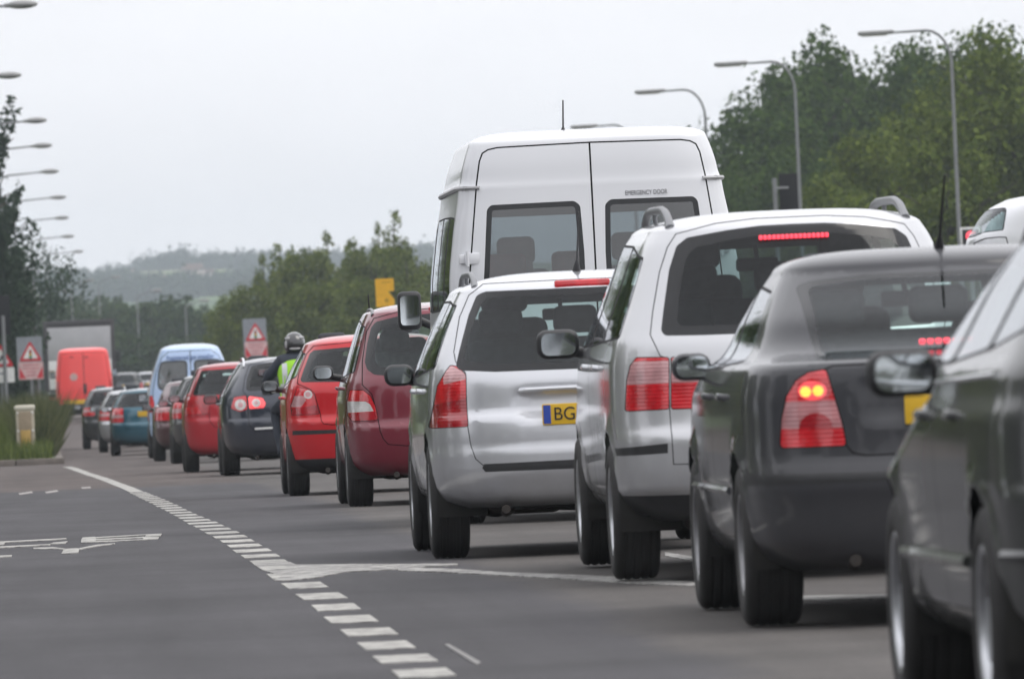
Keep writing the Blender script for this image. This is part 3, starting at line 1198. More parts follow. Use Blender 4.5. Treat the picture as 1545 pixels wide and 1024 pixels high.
for q in ([(550, 388), (700, 382), (712, 345), (690, 338), (575, 345), (565, 362)], [(700, 340), (720, 336), (860, 308), (1030, 294), (1030, 299), (880, 318), (715, 350)],
          [(575, 349), (500, 344), (300, 344), (300, 334), (470, 328), (560, 338), (600, 345)],
          [(728, 262), (742, 242), (850, 236), (862, 258), (850, 285), (726, 289)], [(850, 240), (1310, 214), (1310, 221), (850, 247)], [(850, 258), (1290, 236), (1290, 245), (850, 268)],
          [(850, 276), (1290, 258), (1290, 264), (850, 284)], [(1310, 214), (1448, 209), (1438, 229), (1300, 235)], [(1285, 239), (1425, 237), (1415, 254), (1278, 263)],
          [(0, 278), (590, 248), (600, 256), (0, 290)], [(0, 290), (45, 286), (40, 304), (0, 308)], [(480, 287), (608, 276), (580, 298), (440, 302)], [(0, 322), (450, 300), (452, 308), (0, 334)],
          [(0, 404), (110, 399), (105, 410), (0, 418)]):
    mk.px(z(q))
mk.build('lane_arrow_lettering', M['road_paint'])
mk = Marks()
for q in ([(28, 744), (48, 741), (50, 743), (30, 746)], [(68, 742), (86, 739), (88, 741), (70, 744)], [(122, 735), (136, 734), (137, 736), (124, 737)]):
    mk.px(q)
mk.build('old_line_scraps', plain('faded_road_paint_b', (.28, .26, .25), .8))

# kerb and verge on the left
kz = .11
b = MB()
for x0 in np.arange(-40, .0, .915):
    g = float(ground(x0, YV))
    b.box((x0 + .45, YV + .07, g + .04), (.90, .14, .16), .02)
ob = b.build('kerb', M['kerb']); ob['kind'] = STRUCT
b = MB()
for y0 in np.arange(YV + .2, 420, 1.83):
    x = .15 + .012 * max(0, y0 - 330)
    b.box((x, y0 + .9, float(ground(x, y0 + .9)) + .04), (.14, 1.80, .16), .02)
ob = b.build('kerb_line', M['kerb']); ob['kind'] = STRUCT
ys = [YV + .14] + list(np.arange(YV + 3, 420, 3.0))
sheet('verge', M['verge'], lambda y: (-60.0, .08 + .012 * max(0, y - 330)), ys, .10, 10)
b = MB()
for y0 in np.arange(-50, 640, 3.66):
    x = 9.65 + .01 * max(0, y0 - 400)
    b.box((x, y0 + 1.8, float(ground(x, y0 + 1.8)) + .04), (.14, 3.6, .16), .02)
ob = b.build('far_kerb', M['kerb']); ob['kind'] = STRUCT
del b


# ------------------------------------------------------------------ hills
def hill(x, y):
    t = np.clip((np.asarray(y, float) - 1100) / 2300.0, 0, 1)
    base = 39.0 * (t**1.1) * (1 - .0) + 1.0
    w = 1.3 * np.sin(x * .011 + y * .0021) * t + 1.0 * np.sin(x * .027 - y * .004 + 1) * t + .8 * np.sin(x * .06 + y * .011) * t
    drop = np.clip((np.asarray(y, float) - 3400) / 800, 0, 1)
    return base + w * (1 - .6 * (t > .99)) - 14 * drop


def hill_mat():
    m, n, b = newmat('hill_fields')
    setp(b, rough=.95, spec=.1)
    t = node(n, 'ShaderNodeTexCoord')
    mp_ = node(n, 'ShaderNodeMapping'); mp_.inputs['Scale'].default_value = (1, .42, 0)
    v = node(n, 'ShaderNodeTexVoronoi', Scale=.011)
    r = node(n, 'ShaderNodeValToRGB')
    r.color_ramp.interpolation = 'CONSTANT'
    cols = [(0, (.08, .13, .04)), (.25, (.16, .20, .08)), (.45, (.05, .09, .03)), (.6, (.30, .29, .17)), (.75, (.10, .16, .05)), (.9, (.34, .32, .22))]
    while len(r.color_ramp.elements) < len(cols): r.color_ramp.elements.new(.5)
    for e, (p, c) in zip(r.color_ramp.elements, cols):
        e.position = p; e.color = (*c, 1)
    n.links.new(t.outputs['Object'], mp_.inputs['Vector']); n.links.new(mp_.outputs[0], v.inputs['Vector'])
    n.links.new(v.outputs['Color'], r.inputs['Fac']); n.links.new(r.outputs['Color'], b.inputs['Base Color'])
    return m


hx = list(np.arange(-1800, -400, 100)) + list(np.arange(-400, 900, 16)) + list(np.arange(900, 1801, 100))
hy = list(np.arange(1100, 4250, 35))
v, f = [], []
for y in hy:
    for x in hx:
        v.append((x, y, float(hill(x, y))))
nx = len(hx)
for j in range(len(hy) - 1):
    for i in range(nx - 1):
        k = j * nx + i
        f.append((k, k + 1, k + nx + 1, k + nx))
meshobj('hills', v, f, hill_mat())['kind'] = STRUCT


def on_hill(px, py):
    for d in np.arange(1150, 3500, 10):
        x, z_ = at(px, py, d)
        if hill(x, d) >= z_:
            return x, float(d)
    return at(px, py, 3400)[0], 3400.0


# ------------------------------------------------------------------ foliage
def leafmat(name, dark, light, trans=.25):
    m, n, b = newmat(name)
    n.nodes.remove(b)
    g = node(n, 'ShaderNodeNewGeometry')
    r = node(n, 'ShaderNodeValToRGB')
    r.color_ramp.elements[0].color = (*dark, 1); r.color_ramp.elements[1].color = (*light, 1)
    r.color_ramp.elements[1].position = .9
    d = node(n, 'ShaderNodeBsdfDiffuse'); t = node(n, 'ShaderNodeBsdfTranslucent')
    ms = node(n, 'ShaderNodeMixShader'); ms.inputs['Fac'].default_value = trans
    lk = n.links.new
    lk(g.outputs['Random Per Island'], r.inputs['Fac'])
    lk(r.outputs['Color'], d.inputs['Color']); lk(r.outputs['Color'], t.inputs['Color'])
    lk(d.outputs[0], ms.inputs[1]); lk(t.outputs[0], ms.inputs[2])
    lk(ms.outputs[0], n.nodes['Material Output'].inputs['Surface'])
    return m


M['leaf_dark'] = leafmat('dark_leaves', (.022, .046, .010), (.070, .110, .026))
M['leaf_mid'] = leafmat('mid_leaves', (.052, .080, .014), (.13, .165, .036))
M['leaf_olive'] = leafmat('olive_leaves', (.056, .084, .016), (.155, .185, .046))
M['leaf_cold'] = leafmat('cold_green_leaves', (.022, .042, .025), (.050, .075, .045))
M['leaf_far'] = leafmat('far_leaves', (.03, .055, .025), (.065, .09, .04))
M['bark'] = plain('bark', (.06, .05, .04), .95, 0, .4, 3, .4)
RNG = np.random.default_rng(11)


def leaf_cloud(blobs, n, size, up=.25, flat=.0):
    """many small leaf quads spread through overlapping clumps: (x,y,z,rx,ry,rz)"""
    blobs = np.array(blobs, float)
    w = (blobs[:, 3] * blobs[:, 4] * blobs[:, 5])**(2 / 3)
    idx = RNG.choice(len(blobs), n, p=w / w.sum())
    B = blobs[idx]
    d = RNG.normal(size=(n, 3)); d /= np.linalg.norm(d, axis=1)[:, None]
    rad = .45 + .62 * RNG.random(n)**.55
    c = B[:, :3] + d * rad[:, None] * B[:, 3:6] * (1 + .18 * RNG.normal(size=(n, 1)))
    nrm = d + RNG.normal(size=(n, 3)) * .75; nrm[:, 2] += up
    nrm /= np.linalg.norm(nrm, axis=1)[:, None]
    a = np.cross(nrm, RNG.normal(size=(n, 3))); a /= np.linalg.norm(a, axis=1)[:, None]
    b_ = np.cross(nrm, a)
    s = size * (.5 + .9 * RNG.random(n))[:, None]
    V = np.stack([c - a * s * .5, c + b_ * s * .38, c + a * s * .6, c - b_ * s * .38], 1).reshape(-1, 3)
    return V


def quads_mesh(name, V, mat):
    n = len(V) // 4
    me = bpy.data.meshes.new(name)
    me.vertices.add(len(V)); me.vertices.foreach_set('co', V.astype(np.float32).ravel())
    me.loops.add(n * 4); me.loops.foreach_set('vertex_index', np.arange(n * 4, dtype=np.int32))
    me.polygons.add(n); me.polygons.foreach_set('loop_start', np.arange(0, n * 4, 4, dtype=np.int32))
    me.update(calc_edges=True)
    me.materials.append(mat)
    return me


def limb_mesh(name, h, r, seed, spread=.3, n=7, frac=.35):
    rg = random.Random(seed)
    b = MB()
    b.tube([(0, 0, -.25), (rg.uniform(-.05, .05) * h * .2, 0, h * .3), (rg.uniform(-.1, .1) * h * .2, .1, h * .6), (0, 0, h * .93)], [r * 1.25, r, r * .6, r * .12], 8)
    for k in range(n):
        a = rg.uniform(0, 2 * PI); z0 = h * rg.uniform(frac, .75)
        ln = h * spread * rg.uniform(.7, 1.1)
        b.tube([(0, 0, z0), (ln * .5 * math.cos(a), ln * .5 * math.sin(a), z0 + ln * .45), (ln * math.cos(a), ln * math.sin(a), z0 + ln * .8)], [r * .4, r * .25, r * .06], 6)
    o = b.build(name, M['bark'])
    me = o.data
    bpy.data.objects.remove(o)
    return me


def round_crown(h, w, seed, lean=0.0, n=14, base=.12, top=.55):
    """clump list for a broad, uneven crown"""
    rg = random.Random(seed)
    out = []
    for k in range(n):
        t = (k + .5) / n
        z0 = h * (base + (1 - base) * t * .92)
        env = math.sin(PI * min(1, .12 + .80 * ((z0 / h - base) / (1 - base)))**1.0)**.7
        a = k * 2.4 + rg.uniform(-.5, .5)
        rr = w * .5 * env * rg.uniform(.35, .75)
        q = w * rg.uniform(.17, .26) * (1.1 - .45 * t)
        out.append((rr * math.cos(a) + lean * z0, rr * math.sin(a), z0, q * rg.uniform(.8, 1.25), q, q * rg.uniform(.75, 1.1)))
    out.append((0, 0, h * .5, w * .3, w * .3, h * .32))
    for k in range(n):
        a = rg.uniform(0, 2 * PI); t = rg.uniform(.35, 1)
        z0 = h * (base + (1 - base) * t)
        rr = w * .5 * math.sin(PI * min(.97, .15 + .8 * t))**.8
        q = w * rg.uniform(.06, .11)
        out.append((rr * math.cos(a), rr * math.sin(a), z0, q, q, q * 1.25))
    return out


def spire_crown(h, w, seed, n=16):
    rg = random.Random(seed)
    out = []
    for k in range(n):
        t = k / (n - 1)
        z0 = h * (.10 + .86 * t)
        r0 = w * .5 * (1 - t)**.75 + .12
        for j in range(3 if t < .75 else 1):
            a = rg.uniform(0, 2 * PI)
            q = max(.22, r0 * rg.uniform(.42, .62))
            out.append((r0 * .55 * math.cos(a), r0 * .55 * math.sin(a), z0 + rg.uniform(-.25, .25), q, q, q * 1.3))
    return out


def feather_crown(h, w, seed, n=40):
    """steep ascending sprays, as on a poplar"""
    rg = random.Random(seed)
    out = []
    for k in range(n):
        t = rg.random()
        z0 = h * (.08 + .72 * t)
        a = rg.uniform(0, 2 * PI)
        ln = h * rg.uniform(.12, .22) * (1.15 - .5 * t)
        r0 = w * .5 * (1 - t * .75) * rg.uniform(.1, .55)
        for j in range(6):
            s = j / 5
            r1 = r0 + ln * .50 * s
            q = (.34 - .20 * s) * (1.1 - .3 * t)
            out.append((r1 * math.cos(a), r1 * math.sin(a), z0 + ln * s, q, q, q * 1.7))
    for k in range(10):
        t = k / 9
        out.append((0, 0, h * (.1 + .88 * t), .5 * (1.15 - t), .5 * (1.15 - t), .7))
    return out


_tree = {}


def tree_kind(key, maker, count, leaf, mat, h, r, **lk):
    if key not in _tree:
        V = leaf_cloud(maker, count, leaf)
        _tree[key] = (quads_mesh('crown', V, M[mat]), limb_mesh('trunk', h, r, len(_tree) + 3, **lk))
    return _tree[key]


def tree(name, label, key, x, y, sc=1.0, rz=0.0, group=None, sxy=1.0, cat='tree'):
    c, t = _tree[key]
    o = thing(name, label, cat, (x, y, float(ground(x, y)) - .05), rz, group)
    o.scale = (sc * sxy, sc * sxy, sc)
    link(bpy.data.objects.new('crown', c), o)
    link(bpy.data.objects.new('trunk', t), o)
    return o


tree_kind('broad_a', round_crown(10, 8.5, 1), 24000, .23, 'leaf_dark', 10, .22)
tree_kind('broad_b', round_crown(10, 8.5, 2, n=17), 24000, .23, 'leaf_dark', 10, .22)
tree_kind('broad_c', round_crown(9, 8.5, 3, n=16, base=.05), 24000, .21, 'leaf_mid', 9, .2)
tree_kind('broad_d', round_crown(9, 7.5, 4, n=15, base=.05), 22000, .21, 'leaf_mid', 9, .2)
tree_kind('olive_a', spire_crown(9, 5.2, 5), 15000, .22, 'leaf_olive', 9, .16, spread=.2)
tree_kind('olive_b', spire_crown(9, 4.6, 6), 15000, .22, 'leaf_olive', 9, .16, spread=.2)
tree_kind('olive_c', round_crown(8, 6.0, 7, n=15, base=.04), 15000, .22, 'leaf_olive', 8, .16)
tree_kind('poplar', feather_crown(11, 3.9, 8, 40), 9500, .19, 'leaf_cold', 11, .18, spread=.08, n=8)
tree_kind('thin', round_crown(7.5, 6.0, 9, n=12, base=.60), 2600, .20, 'leaf_cold', 7.5, .12, spread=.32, frac=.5)
tree_kind('far_a', round_crown(9, 9.0, 10, n=12, base=.02), 4500, .45, 'leaf_far', 9, .2)
tree_kind('far_b', round_crown(8, 8.5, 12, n=12, base=.02), 4500, .45, 'leaf_far', 8, .2)


def tree_px(name, label, key, px, ptop, d, h0, group, rz=None, sxy=1.0):
    """a tree whose top stands at a photograph pixel, at distance d"""
    x, z_ = at(px, ptop, d)
    g = float(ground(x, d))
    return tree(name, label, key, x, d, (z_ - g) / h0, random.uniform(0, 6.28) if rz is None else rz, group, sxy)


G_R = 'trees behind the right-hand street lamps'
for (px, pt, d, k, sx, lab) in [
        (1135, 165, 420, 'broad_a', .95, 'dark tree at the left end of the right-hand wood, beside the white minibus roof'),
        (1205, 118, 430, 'broad_b', .9, 'dark tree rising behind the second street lamp of the right-hand row'),
        (1272, 70, 440, 'broad_a', .85, 'tall dark tree whose top stands between the two nearest right-hand street lamps'),
        (1345, 88, 430, 'broad_b', .8, 'dark tree just left of the nearest right-hand street lamp pole'),
        (1420, 78, 445, 'broad_a', .7, 'dark tree crown directly behind the nearest right-hand street lamp pole'),
        (1500, 60, 450, 'broad_b', .8, 'dark tree at the back near the right edge'),
        (1180, 235, 400, 'broad_b', .9, 'low dark tree above the traffic signal back board'),
        (1090, 260, 410, 'broad_a', .6, 'small dark tree at the very left foot of the right-hand wood')]:
    tree_px('broadleaf_tree', lab, k, px, pt, d, 10.2, G_R, sxy=sx)
for (px, pt, d, k, sx, lab) in [
        (1385, 150, 345, 'broad_c', .85, 'lighter green tree in front, just left of the nearest street lamp pole'),
        (1470, 108, 350, 'broad_d', .95, 'lighter green tree in front, just right of the nearest street lamp pole'),
        (1540, 62, 340, 'broad_c', .9, 'tallest lighter green tree, cut by the right edge'),
        (1320, 215, 335, 'broad_d', 1.0, 'lower lighter green tree sloping down above the silver people carrier'),
        (1262, 275, 330, 'broad_c', 1.0, 'lowest lighter green bushy tree behind the people carrier roof'),
        (1430, 230, 320, 'broad_d', 1.1, 'bushy light green tree low behind the nearest street lamp')]:
    tree_px('broadleaf_tree', lab, k, px, pt, d, 9.2, G_R, sxy=sx)
G_M = 'olive trees in the middle distance'
for (px, pt, d, k, sx, lab) in [
        (592, 310, 470, 'olive_a', .9, 'tallest olive-green tree, with twin pointed tops above the yellow sign'),
        (569, 330, 475, 'olive_b', .75, 'slim olive-green tree leaning on the tallest one'),
        (625, 395, 480, 'olive_c', .8, 'low olive tree just left of the white minibus'),
        (492, 344, 480, 'olive_b', 1.1, 'pointed olive-green tree in the middle of the clump'),
        (520, 365, 465, 'olive_a', .9, 'olive-green tree right of the pointed middle one'),
        (455, 375, 470, 'olive_c', .9, 'rounded olive-green tree left of the pointed middle one'),
        (420, 362, 485, 'olive_a', 1.1, 'olive-green tree at the left shoulder of the clump'),
        (395, 378, 490, 'olive_b', 1.0, 'narrow olive tree at the left flank of the clump'),
        (362, 430, 470, 'olive_c', .8, 'low olive bushy tree behind the right warning sign'),
        (338, 455, 480, 'olive_c', .7, 'lowest olive bush at the left foot of the clump'),
        (532, 352, 468, 'olive_b', 1.1, 'olive-green tree between the pointed middle tree and the tallest one'),
        (440, 372, 478, 'olive_b', 1.2, 'broad olive-green tree behind the left shoulder of the clump'),
        (610, 372, 465, 'olive_b', 1.0, 'olive-green tree at the right foot of the tallest one'),
        (558, 372, 462, 'olive_c', .9, 'rounded olive tree in front of the tallest pair'),
        (545, 420, 440, 'olive_c', 1.0, 'low olive tree behind the burgundy people carrier roof'),
        (470, 425, 445, 'olive_c', 1.1, 'low olive tree behind the motorcyclist')]:
    tree_px('olive_tree', lab, k, px, pt, d, 9.0 if k != 'olive_c' else 8.2, G_M, sxy=sx)
tree_px('poplar_tree', 'dark feathery poplar cut by the left edge', 'poplar', -30, 95, 335, 11.3, None, 1.0, 1.1)
tree_px('poplar_tree', 'lower dark feathery poplar at the left edge, in front of the taller one', 'poplar', -8, 250, 325, 11.3, None, 2.2, .95)
tree_px('slender_tree', 'thin open tree under the left-hand lamps, beside the poplar', 'thin', 46, 368, 420, 7.7, None, .4, .8)
G_F = 'far trees beyond the lorry'
for i, px in enumerate(range(62, 400, 21)):
    pt = [462, 452, 446, 448, 456, 450, 458, 462, 455, 448, 452, 462, 470, 466, 472, 478, 470][i]
    tree_px('distant_tree', 'dark green tree in the hazy row beyond the lorry and the blue van', 'far_a' if i % 2 else 'far_b', px + random.uniform(-5, 5), pt, 760 + random.uniform(-60, 60), 9.0 if i % 2 else 8.2, G_F, sxy=random.uniform(.75, 1.0))
for i, (px, pt) in enumerate([(5, 470), (28, 480), (110, 500), (150, 505), (195, 500), (240, 508), (285, 505), (330, 510), (365, 505)]):
    tree_px('distant_tree', 'dark green tree in the hazy row beyond the lorry and the blue van', 'far_b', px, pt, 640, 8.2, G_F, sxy=1.2)
# trees along the near side of the road and behind the viewer (seen only as reflections and shade)
for i, (x, y, s_) in enumerate([(-17, 12, .8), (-19, 26, .95), (-16, 41, .8), (-20, 55, 1.0), (-17, 72, .85), (-21, 90, 1.0), (-18, 112, .9), (-22, 135, 1.0), (-20, 160, .9), (-19, 215, .9), (-24, 185, 1.0),
                              (-16, -16, .9), (-24, -4, 1.0), (-13, 240, 1.25), (-15, 258, .9), (-12, 276, 1.2), (-16, 296, 1.3), (-13, 318, .95), (-14, 340, 1.2), (-13, 62, .7), (-12, 100, .8), (-14, 145, 1.4), (-14, 200, 1.45), (-13, 172, .8)]):
    tree('offscreen_tree', 'green roadside tree standing left of the road outside the picture', 'broad_c' if i % 2 else 'broad_a', x, y, s_ * 1.25, i * 1.3, 'roadside trees left of the picture')
for i, (x, y, s_) in enumerate([(-9, -48, .75), (-2, -56, .85), (5, -52, .7), (12, -50, .8), (19, -46, .9), (26, -38, .9), (-16, -42, .85)]):  # unseen row added behind the camera to darken reflections in the cars
    tree('offscreen_tree', 'unseen green tree added behind the viewer to darken reflections', 'broad_c' if i % 2 else 'broad_a', x, y, s_, i * 1.1, 'unseen trees added for reflections')
# woods on the hills: masses too far off to count
wood = []
rg = random.Random(4)


def wood_strip(pts, d0, w=10, hgt=7, n=30):
    for (ax, ay), (bx, by) in zip(pts[:-1], pts[1:]):
        x0, y0 = on_hill(ax, ay); x1, y1 = on_hill(bx, by)
        for k in range(n):
            t = rg.random()
            x = x0 + (x1 - x0) * t + rg.gauss(0, w * .3); y = y0 + (y1 - y0) * t + rg.gauss(0, w * 1.2)
            r_ = hgt * rg.uniform(.35, .6)
            wood.append((x, y, float(hill(x, y)) + r_ * .6, r_ * 1.1, r_ * 1.4, r_))


for row, hh, nn in (([(60, 386), (200, 385)], 3, 12), ([(100, 398), (250, 392), (350, 386)], 5, 26), ([(150, 388), (230, 384), (300, 381), (390, 379)], 4, 26), ([(240, 378), (262, 378)], 7, 10), ([(330, 378), (355, 378)], 7, 10),
                    ([(90, 415), (180, 412), (260, 404)], 5, 12), ([(190, 408), (280, 400), (350, 405), (420, 396)], 8, 30), ([(200, 432), (300, 428), (400, 420)], 6, 24),
                    ([(70, 440), (170, 432), (240, 436)], 6, 26), ([(240, 448), (330, 445), (420, 440)], 7, 30), ([(80, 455), (180, 452), (260, 455)], 7, 30), ([(600, 385), (700, 372)], 8, 30), ([(610, 410), (720, 405)], 8, 30), ([(380, 372), (620, 365), (720, 360)], 8, 50)):
    wood_strip(row, 0, 12, hh, nn)
HOUSES = [on_hill(a_, b_) for a_, b_ in ((291, 424), (313, 420), (238, 424), (196, 415), (155, 400))]
M['leaf_hill'] = leafmat('hill_wood_leaves', (.012, .028, .012), (.03, .052, .022))
o = link(bpy.data.objects.new('hillside_woods', quads_mesh('hillside_woods', leaf_cloud([w_ for w_ in wood if not any(abs(w_[0] - hx_) < 9 and -260 < w_[1] - hy_ < 12 for hx_, hy_ in HOUSES)], 52000, 1.5, .5), M['leaf_hill'])))
tag(o, 'dark belts of woodland across the hazy hillside', 'woods', None, 'stuff')
M['pale_wall'] = plain('pale_render', (.55, .46, .43), .9, 0, .1, 1)
M['roof_tile'] = plain('roof_tiles', (.20, .11, .09), .9, 0, .2, 2)
M['dark_pane'] = plain('dark_window', (.03, .035, .04), .2, 0, 0)


def house(px, py, wpx, hpx, label, tall=1.0):
    x, y = on_hill(px, py)
    s_ = y / F
    w, h = wpx * s_, hpx * s_
    o = thing('farmhouse', label, 'house', (x, y - 3, float(hill(x, y)) - .1), .15, 'houses on the hillside')
    MB().box((0, 0, h * .3), (w, 6, h * .6)).build('wall', M['pale_wall'], o)
    MB().prism([(-w * .53, h * .59), (w * .53, h * .59), (w * .40, h), (-w * .40, h)], 'XZ', -3.3, 3.3).build('roof', M['roof_tile'], o)
    for k in (-.3, 0, .3):
        MB().box((k * w, -3.02, h * .33), (w * .1, .08, h * .2)).build('window', M['dark_pane'], o)
    return o


house(291, 424, 30, 26, 'pinkish farmhouse, the largest on the hazy hillside')
house(313, 420, 14, 14, 'small pale house just right of the pinkish farmhouse')
house(238, 424, 28, 9, 'long low pale building left of the pinkish farmhouse')
house(196, 415, 12, 8, 'tiny pale house above the bright red van')
house(155, 400, 10, 7, 'pale speck of a house high on the hillside, left of the woods')
# ------------------------------------------------------------------ the queue
def prof(rows, ar=.65, nr=2.8):
    return [tuple(list(r) + [ar, nr]) if len(r) == 4 else tuple(r) for r in rows]


def hatch_rows(hw, L, zb, zs, zw, ze, rake=.2, tum=.19, ar=.65, nr=2.8, wy=.10, step=.04):
    return prof([(zb - .05, .13, hw - .17, L - .3), (zb, .06, hw - .085, L - .12), (zb + .07, .025, hw - .035, L - .04),
                 (zs - .10, 0, hw - .012, L), (zs - .03, 0, hw - .006, L), (zs, .010, hw - .003, L - .01), (zs + .028, .010 + step, hw, L - .03),
                 ((zs + zw) / 2, .02 + step, hw - .001, L - .35), (zw - .10, wy - .04, hw - .014, L - .95), (zw - .05, wy - .025, hw - .024, L - 1.05), (zw, wy, hw - .042, L - 1.12),
                 ((zw + ze) / 2, wy + rake * .48, hw - .042 - tum * .45, L - 1.45), (ze - .05, wy + rake * .85, hw - .042 - tum * .85, L - 1.75),
                 (ze, wy + rake, hw - .042 - tum, L - 1.88)], ar, nr)


def recess(zlo, zhi, hwid, depth):
    def f(x, y, z):
        a = np.clip((hwid - np.abs(x)) / .05 + .5, 0, 1) * np.clip((z - zlo) / .04 + .5, 0, 1) * np.clip((zhi - z) / .04 + .5, 0, 1)
        return x, y + depth * a * (y < 1.0), z
    return f


def dress(c, bd, hw, ro, wb, R=.31, tw=.2, rr=.195, style='ten', L=4.2, mat='silver', mirror=None, msize=(.19, .13), mmat='black',
          seat=None, zfloor=.25, sides=(-1, 1), liners=True, pipe=-.35, under=True):
    objs = bd.finish(c.root, M[mat])
    for sg in (-1, 1):
        for y in (ro, ro + wb):
            wheel(c.root, sg * (hw - tw / 2 - .005), y, R, tw, rr, style, sg)
    if liners:
        arch_liners(c.root, (ro, ro + wb), R, hw, tw)
    if under:
        underbody(c.root, ro, hw, L, zfloor, pipe, R)
    if mirror:
        for sg in sides:
            door_mirror(c.root, sg * mirror[0], mirror[1], mirror[2], sg, M[mmat], *msize)
    if seat:
        seats(c.root, *seat)
    return objs


def corners(bd, poly, ro):
    for sg in (-1, 1):
        bd.cut(poly if sg < 0 else mir(poly), 'R', -1, ymax=ro, side=sg)


def std_corner(hw, zb):
    return [(-1.2, .02), (-hw + .16, .02), (-hw + .16, zb - .02), (-hw + .10, zb + .02), (-hw + .05, zb + .09), (-hw + .015, zb + .2), (-hw - .01, zb + .34), (-1.2, zb + .34)]


def bumper(bd, z, ro, mat=None, name='rear_bumper'):
    b = bd.new(name, mat)
    bd.cut(rectp(-1.3, .05, 1.3, z), 'R', b, src=(0,), ymax=ro)
    return b


def strip(bd, poly, name, mat, ymax=.7):
    for sg in (-1, 1):
        bd.cut(poly if sg < 0 else mir(poly), 'R', bd.new(name, mat), ymax=ymax, side=sg)


# --- silver estate in front of the people carrier ---------------------
def silver_estate():
    c = Car('estate_car', 'silver estate car with tall red lamps and BG on its yellow plate', 2.877, 52.8)
    hw, ro, wb, R = .852, .86, 2.70, .315
    ar = [(ro, R, R + .05), (ro + wb, R, R + .05)]
    P = prof([(.27, .16, .68, 4.1), (.31, .07, .78, 4.3), (.38, .03, .825, 4.40), (.48, .0, .842, 4.42), (.56, .0, .848, 4.42), (.60, .012, .850, 4.42),
              (.64, .012, .852, 4.40), (.74, .02, .853, 4.38), (.78, .055, .852, 4.34), (.92, .065, .845, 4.0), (.99, .085, .835, 3.5), (1.04, .11, .822, 3.35),
              (1.2, .19, .76, 3.0), (1.36, .27, .685, 2.75), (1.42, .295, .652, 2.65)], .62, 2.75)
    bd = Body(P, 1.525, m=3.0, k=1.7, L=4.42, arches=ar, disp=recess(.735, .885, .36, .03))
    tg = c.H([(880, 420), (736, 427), (714, 444), (699, 478), (689, 530), (691, 545), (705, 562), (707.5, 643), (712, 672), (719, 692), (732, 703), (880, 697)])
    bd.panel(tg, 'R', 'tailgate', None, .0045, ymax=1.0)
    bumper(bd, .725, ro)
    bd.cut(c.H([(880, 692), (731, 700), (728, 706), (733, 712), (880, 706)]), 'R', bd.new('bumper_step', M['black']), ymax=.6)
    lp = rounded(c.Q([(683, 551), (676, 560), (664, 582), (657, 622), (653, 646), (707, 643), (705, 603), (704.5, 565), (693, 553)]), .012)
    lamp(bd, lp, .75, [(c.Q([(645, 646), (650, 612), (709, 600), (709, 646)]), 'lens_red_deep', 'lower_lens'),
                       (c.Q([(672, 560), (684, 551), (705, 563), (704, 572), (672, 580)]), 'lens_pale', 'reversing_lens')], gap=.004)
    wn = rounded(c.H([(880, 433), (735, 439), (722, 444), (709, 475), (694, 528), (688, 552), (694, 559), (745, 561), (880, 556)], .2), .05)
    bd.window(wn, 'R', M['glass'], .045, name='rear_window', ymax=1.2, inner=rounded(c.H([(880, 443), (738, 449), (729, 457), (715, 490), (703, 528), (701, 541), (706, 545), (750, 549), (880, 545)], .2), .06))
    arches_cut(bd, ar, hw)
    corners(bd, c.Q([(640, 660), (654, 690), (657, 715), (662, 738), (671, 757), (684, 768), (700, 772), (700, 850), (560, 850), (560, 660)]), ro)
    doors(bd, [[(1.28, .36), (1.28, 1.35), (2.07, 1.35), (2.07, .36)], [(2.085, .36), (2.085, 1.35), (2.56, 1.33), (3.06, .96), (3.10, .36)]])
    side_glass(bd, [[(.50, 1.02), (.66, 1.36), (1.2, 1.385), (1.2, 1.0)], [(1.28, 1.0), (1.28, 1.388), (2.02, 1.392), (2.05, .98)],
                    [(2.13, .98), (2.11, 1.392), (2.55, 1.37), (3.02, 1.02), (3.04, .975)]])
    windscreen(bd, [(-.66, 1.02), (.66, 1.02), (.58, 1.39), (-.58, 1.39)], 2.2)
    rails(c.root, bd, .56, .62, 2.7, .06, .018)
    zp = c.q(893, 622)[1]
    y = bd.rear_y(0, .9)
    MB().tube([(-.37, y + .012, .885), (-.34, y - .014, .888), (-.2, y - .018, .89), (.2, y - .018, .89), (.34, y - .014, .888), (.37, y + .012, .885)], .013, 8).build('tailgate_strip', M['silver'], c.root)
    number_plate(c.root, bd, zp, 'BG', band=True)
    zl = c.q(875, 427, .3)[1]
    MB().box((0, bd.rear_y(0, zl) - .005, zl), (.30, .05, .042), .012).build('brake_light', M['lens_red'], c.root)
    xa = c.q(868, 409, 1.0)[0]
    aerial(c.root, (xa, .9, 1.515), (xa + .01, .62, 1.83), .004)
    handles(c.root, bd, (1.5, 2.3), .90, M['silver'])
    inner_mirror(c.root, 2.62, 1.30)
    dress(c, bd, hw, ro, wb, R, .2, .20, 'ten', 4.42, 'silver', (.915, 2.72, c.q(603, 566, 2.75)[1]), (.165, .12),
          seat=(2.05, .84, .78, 1.25))


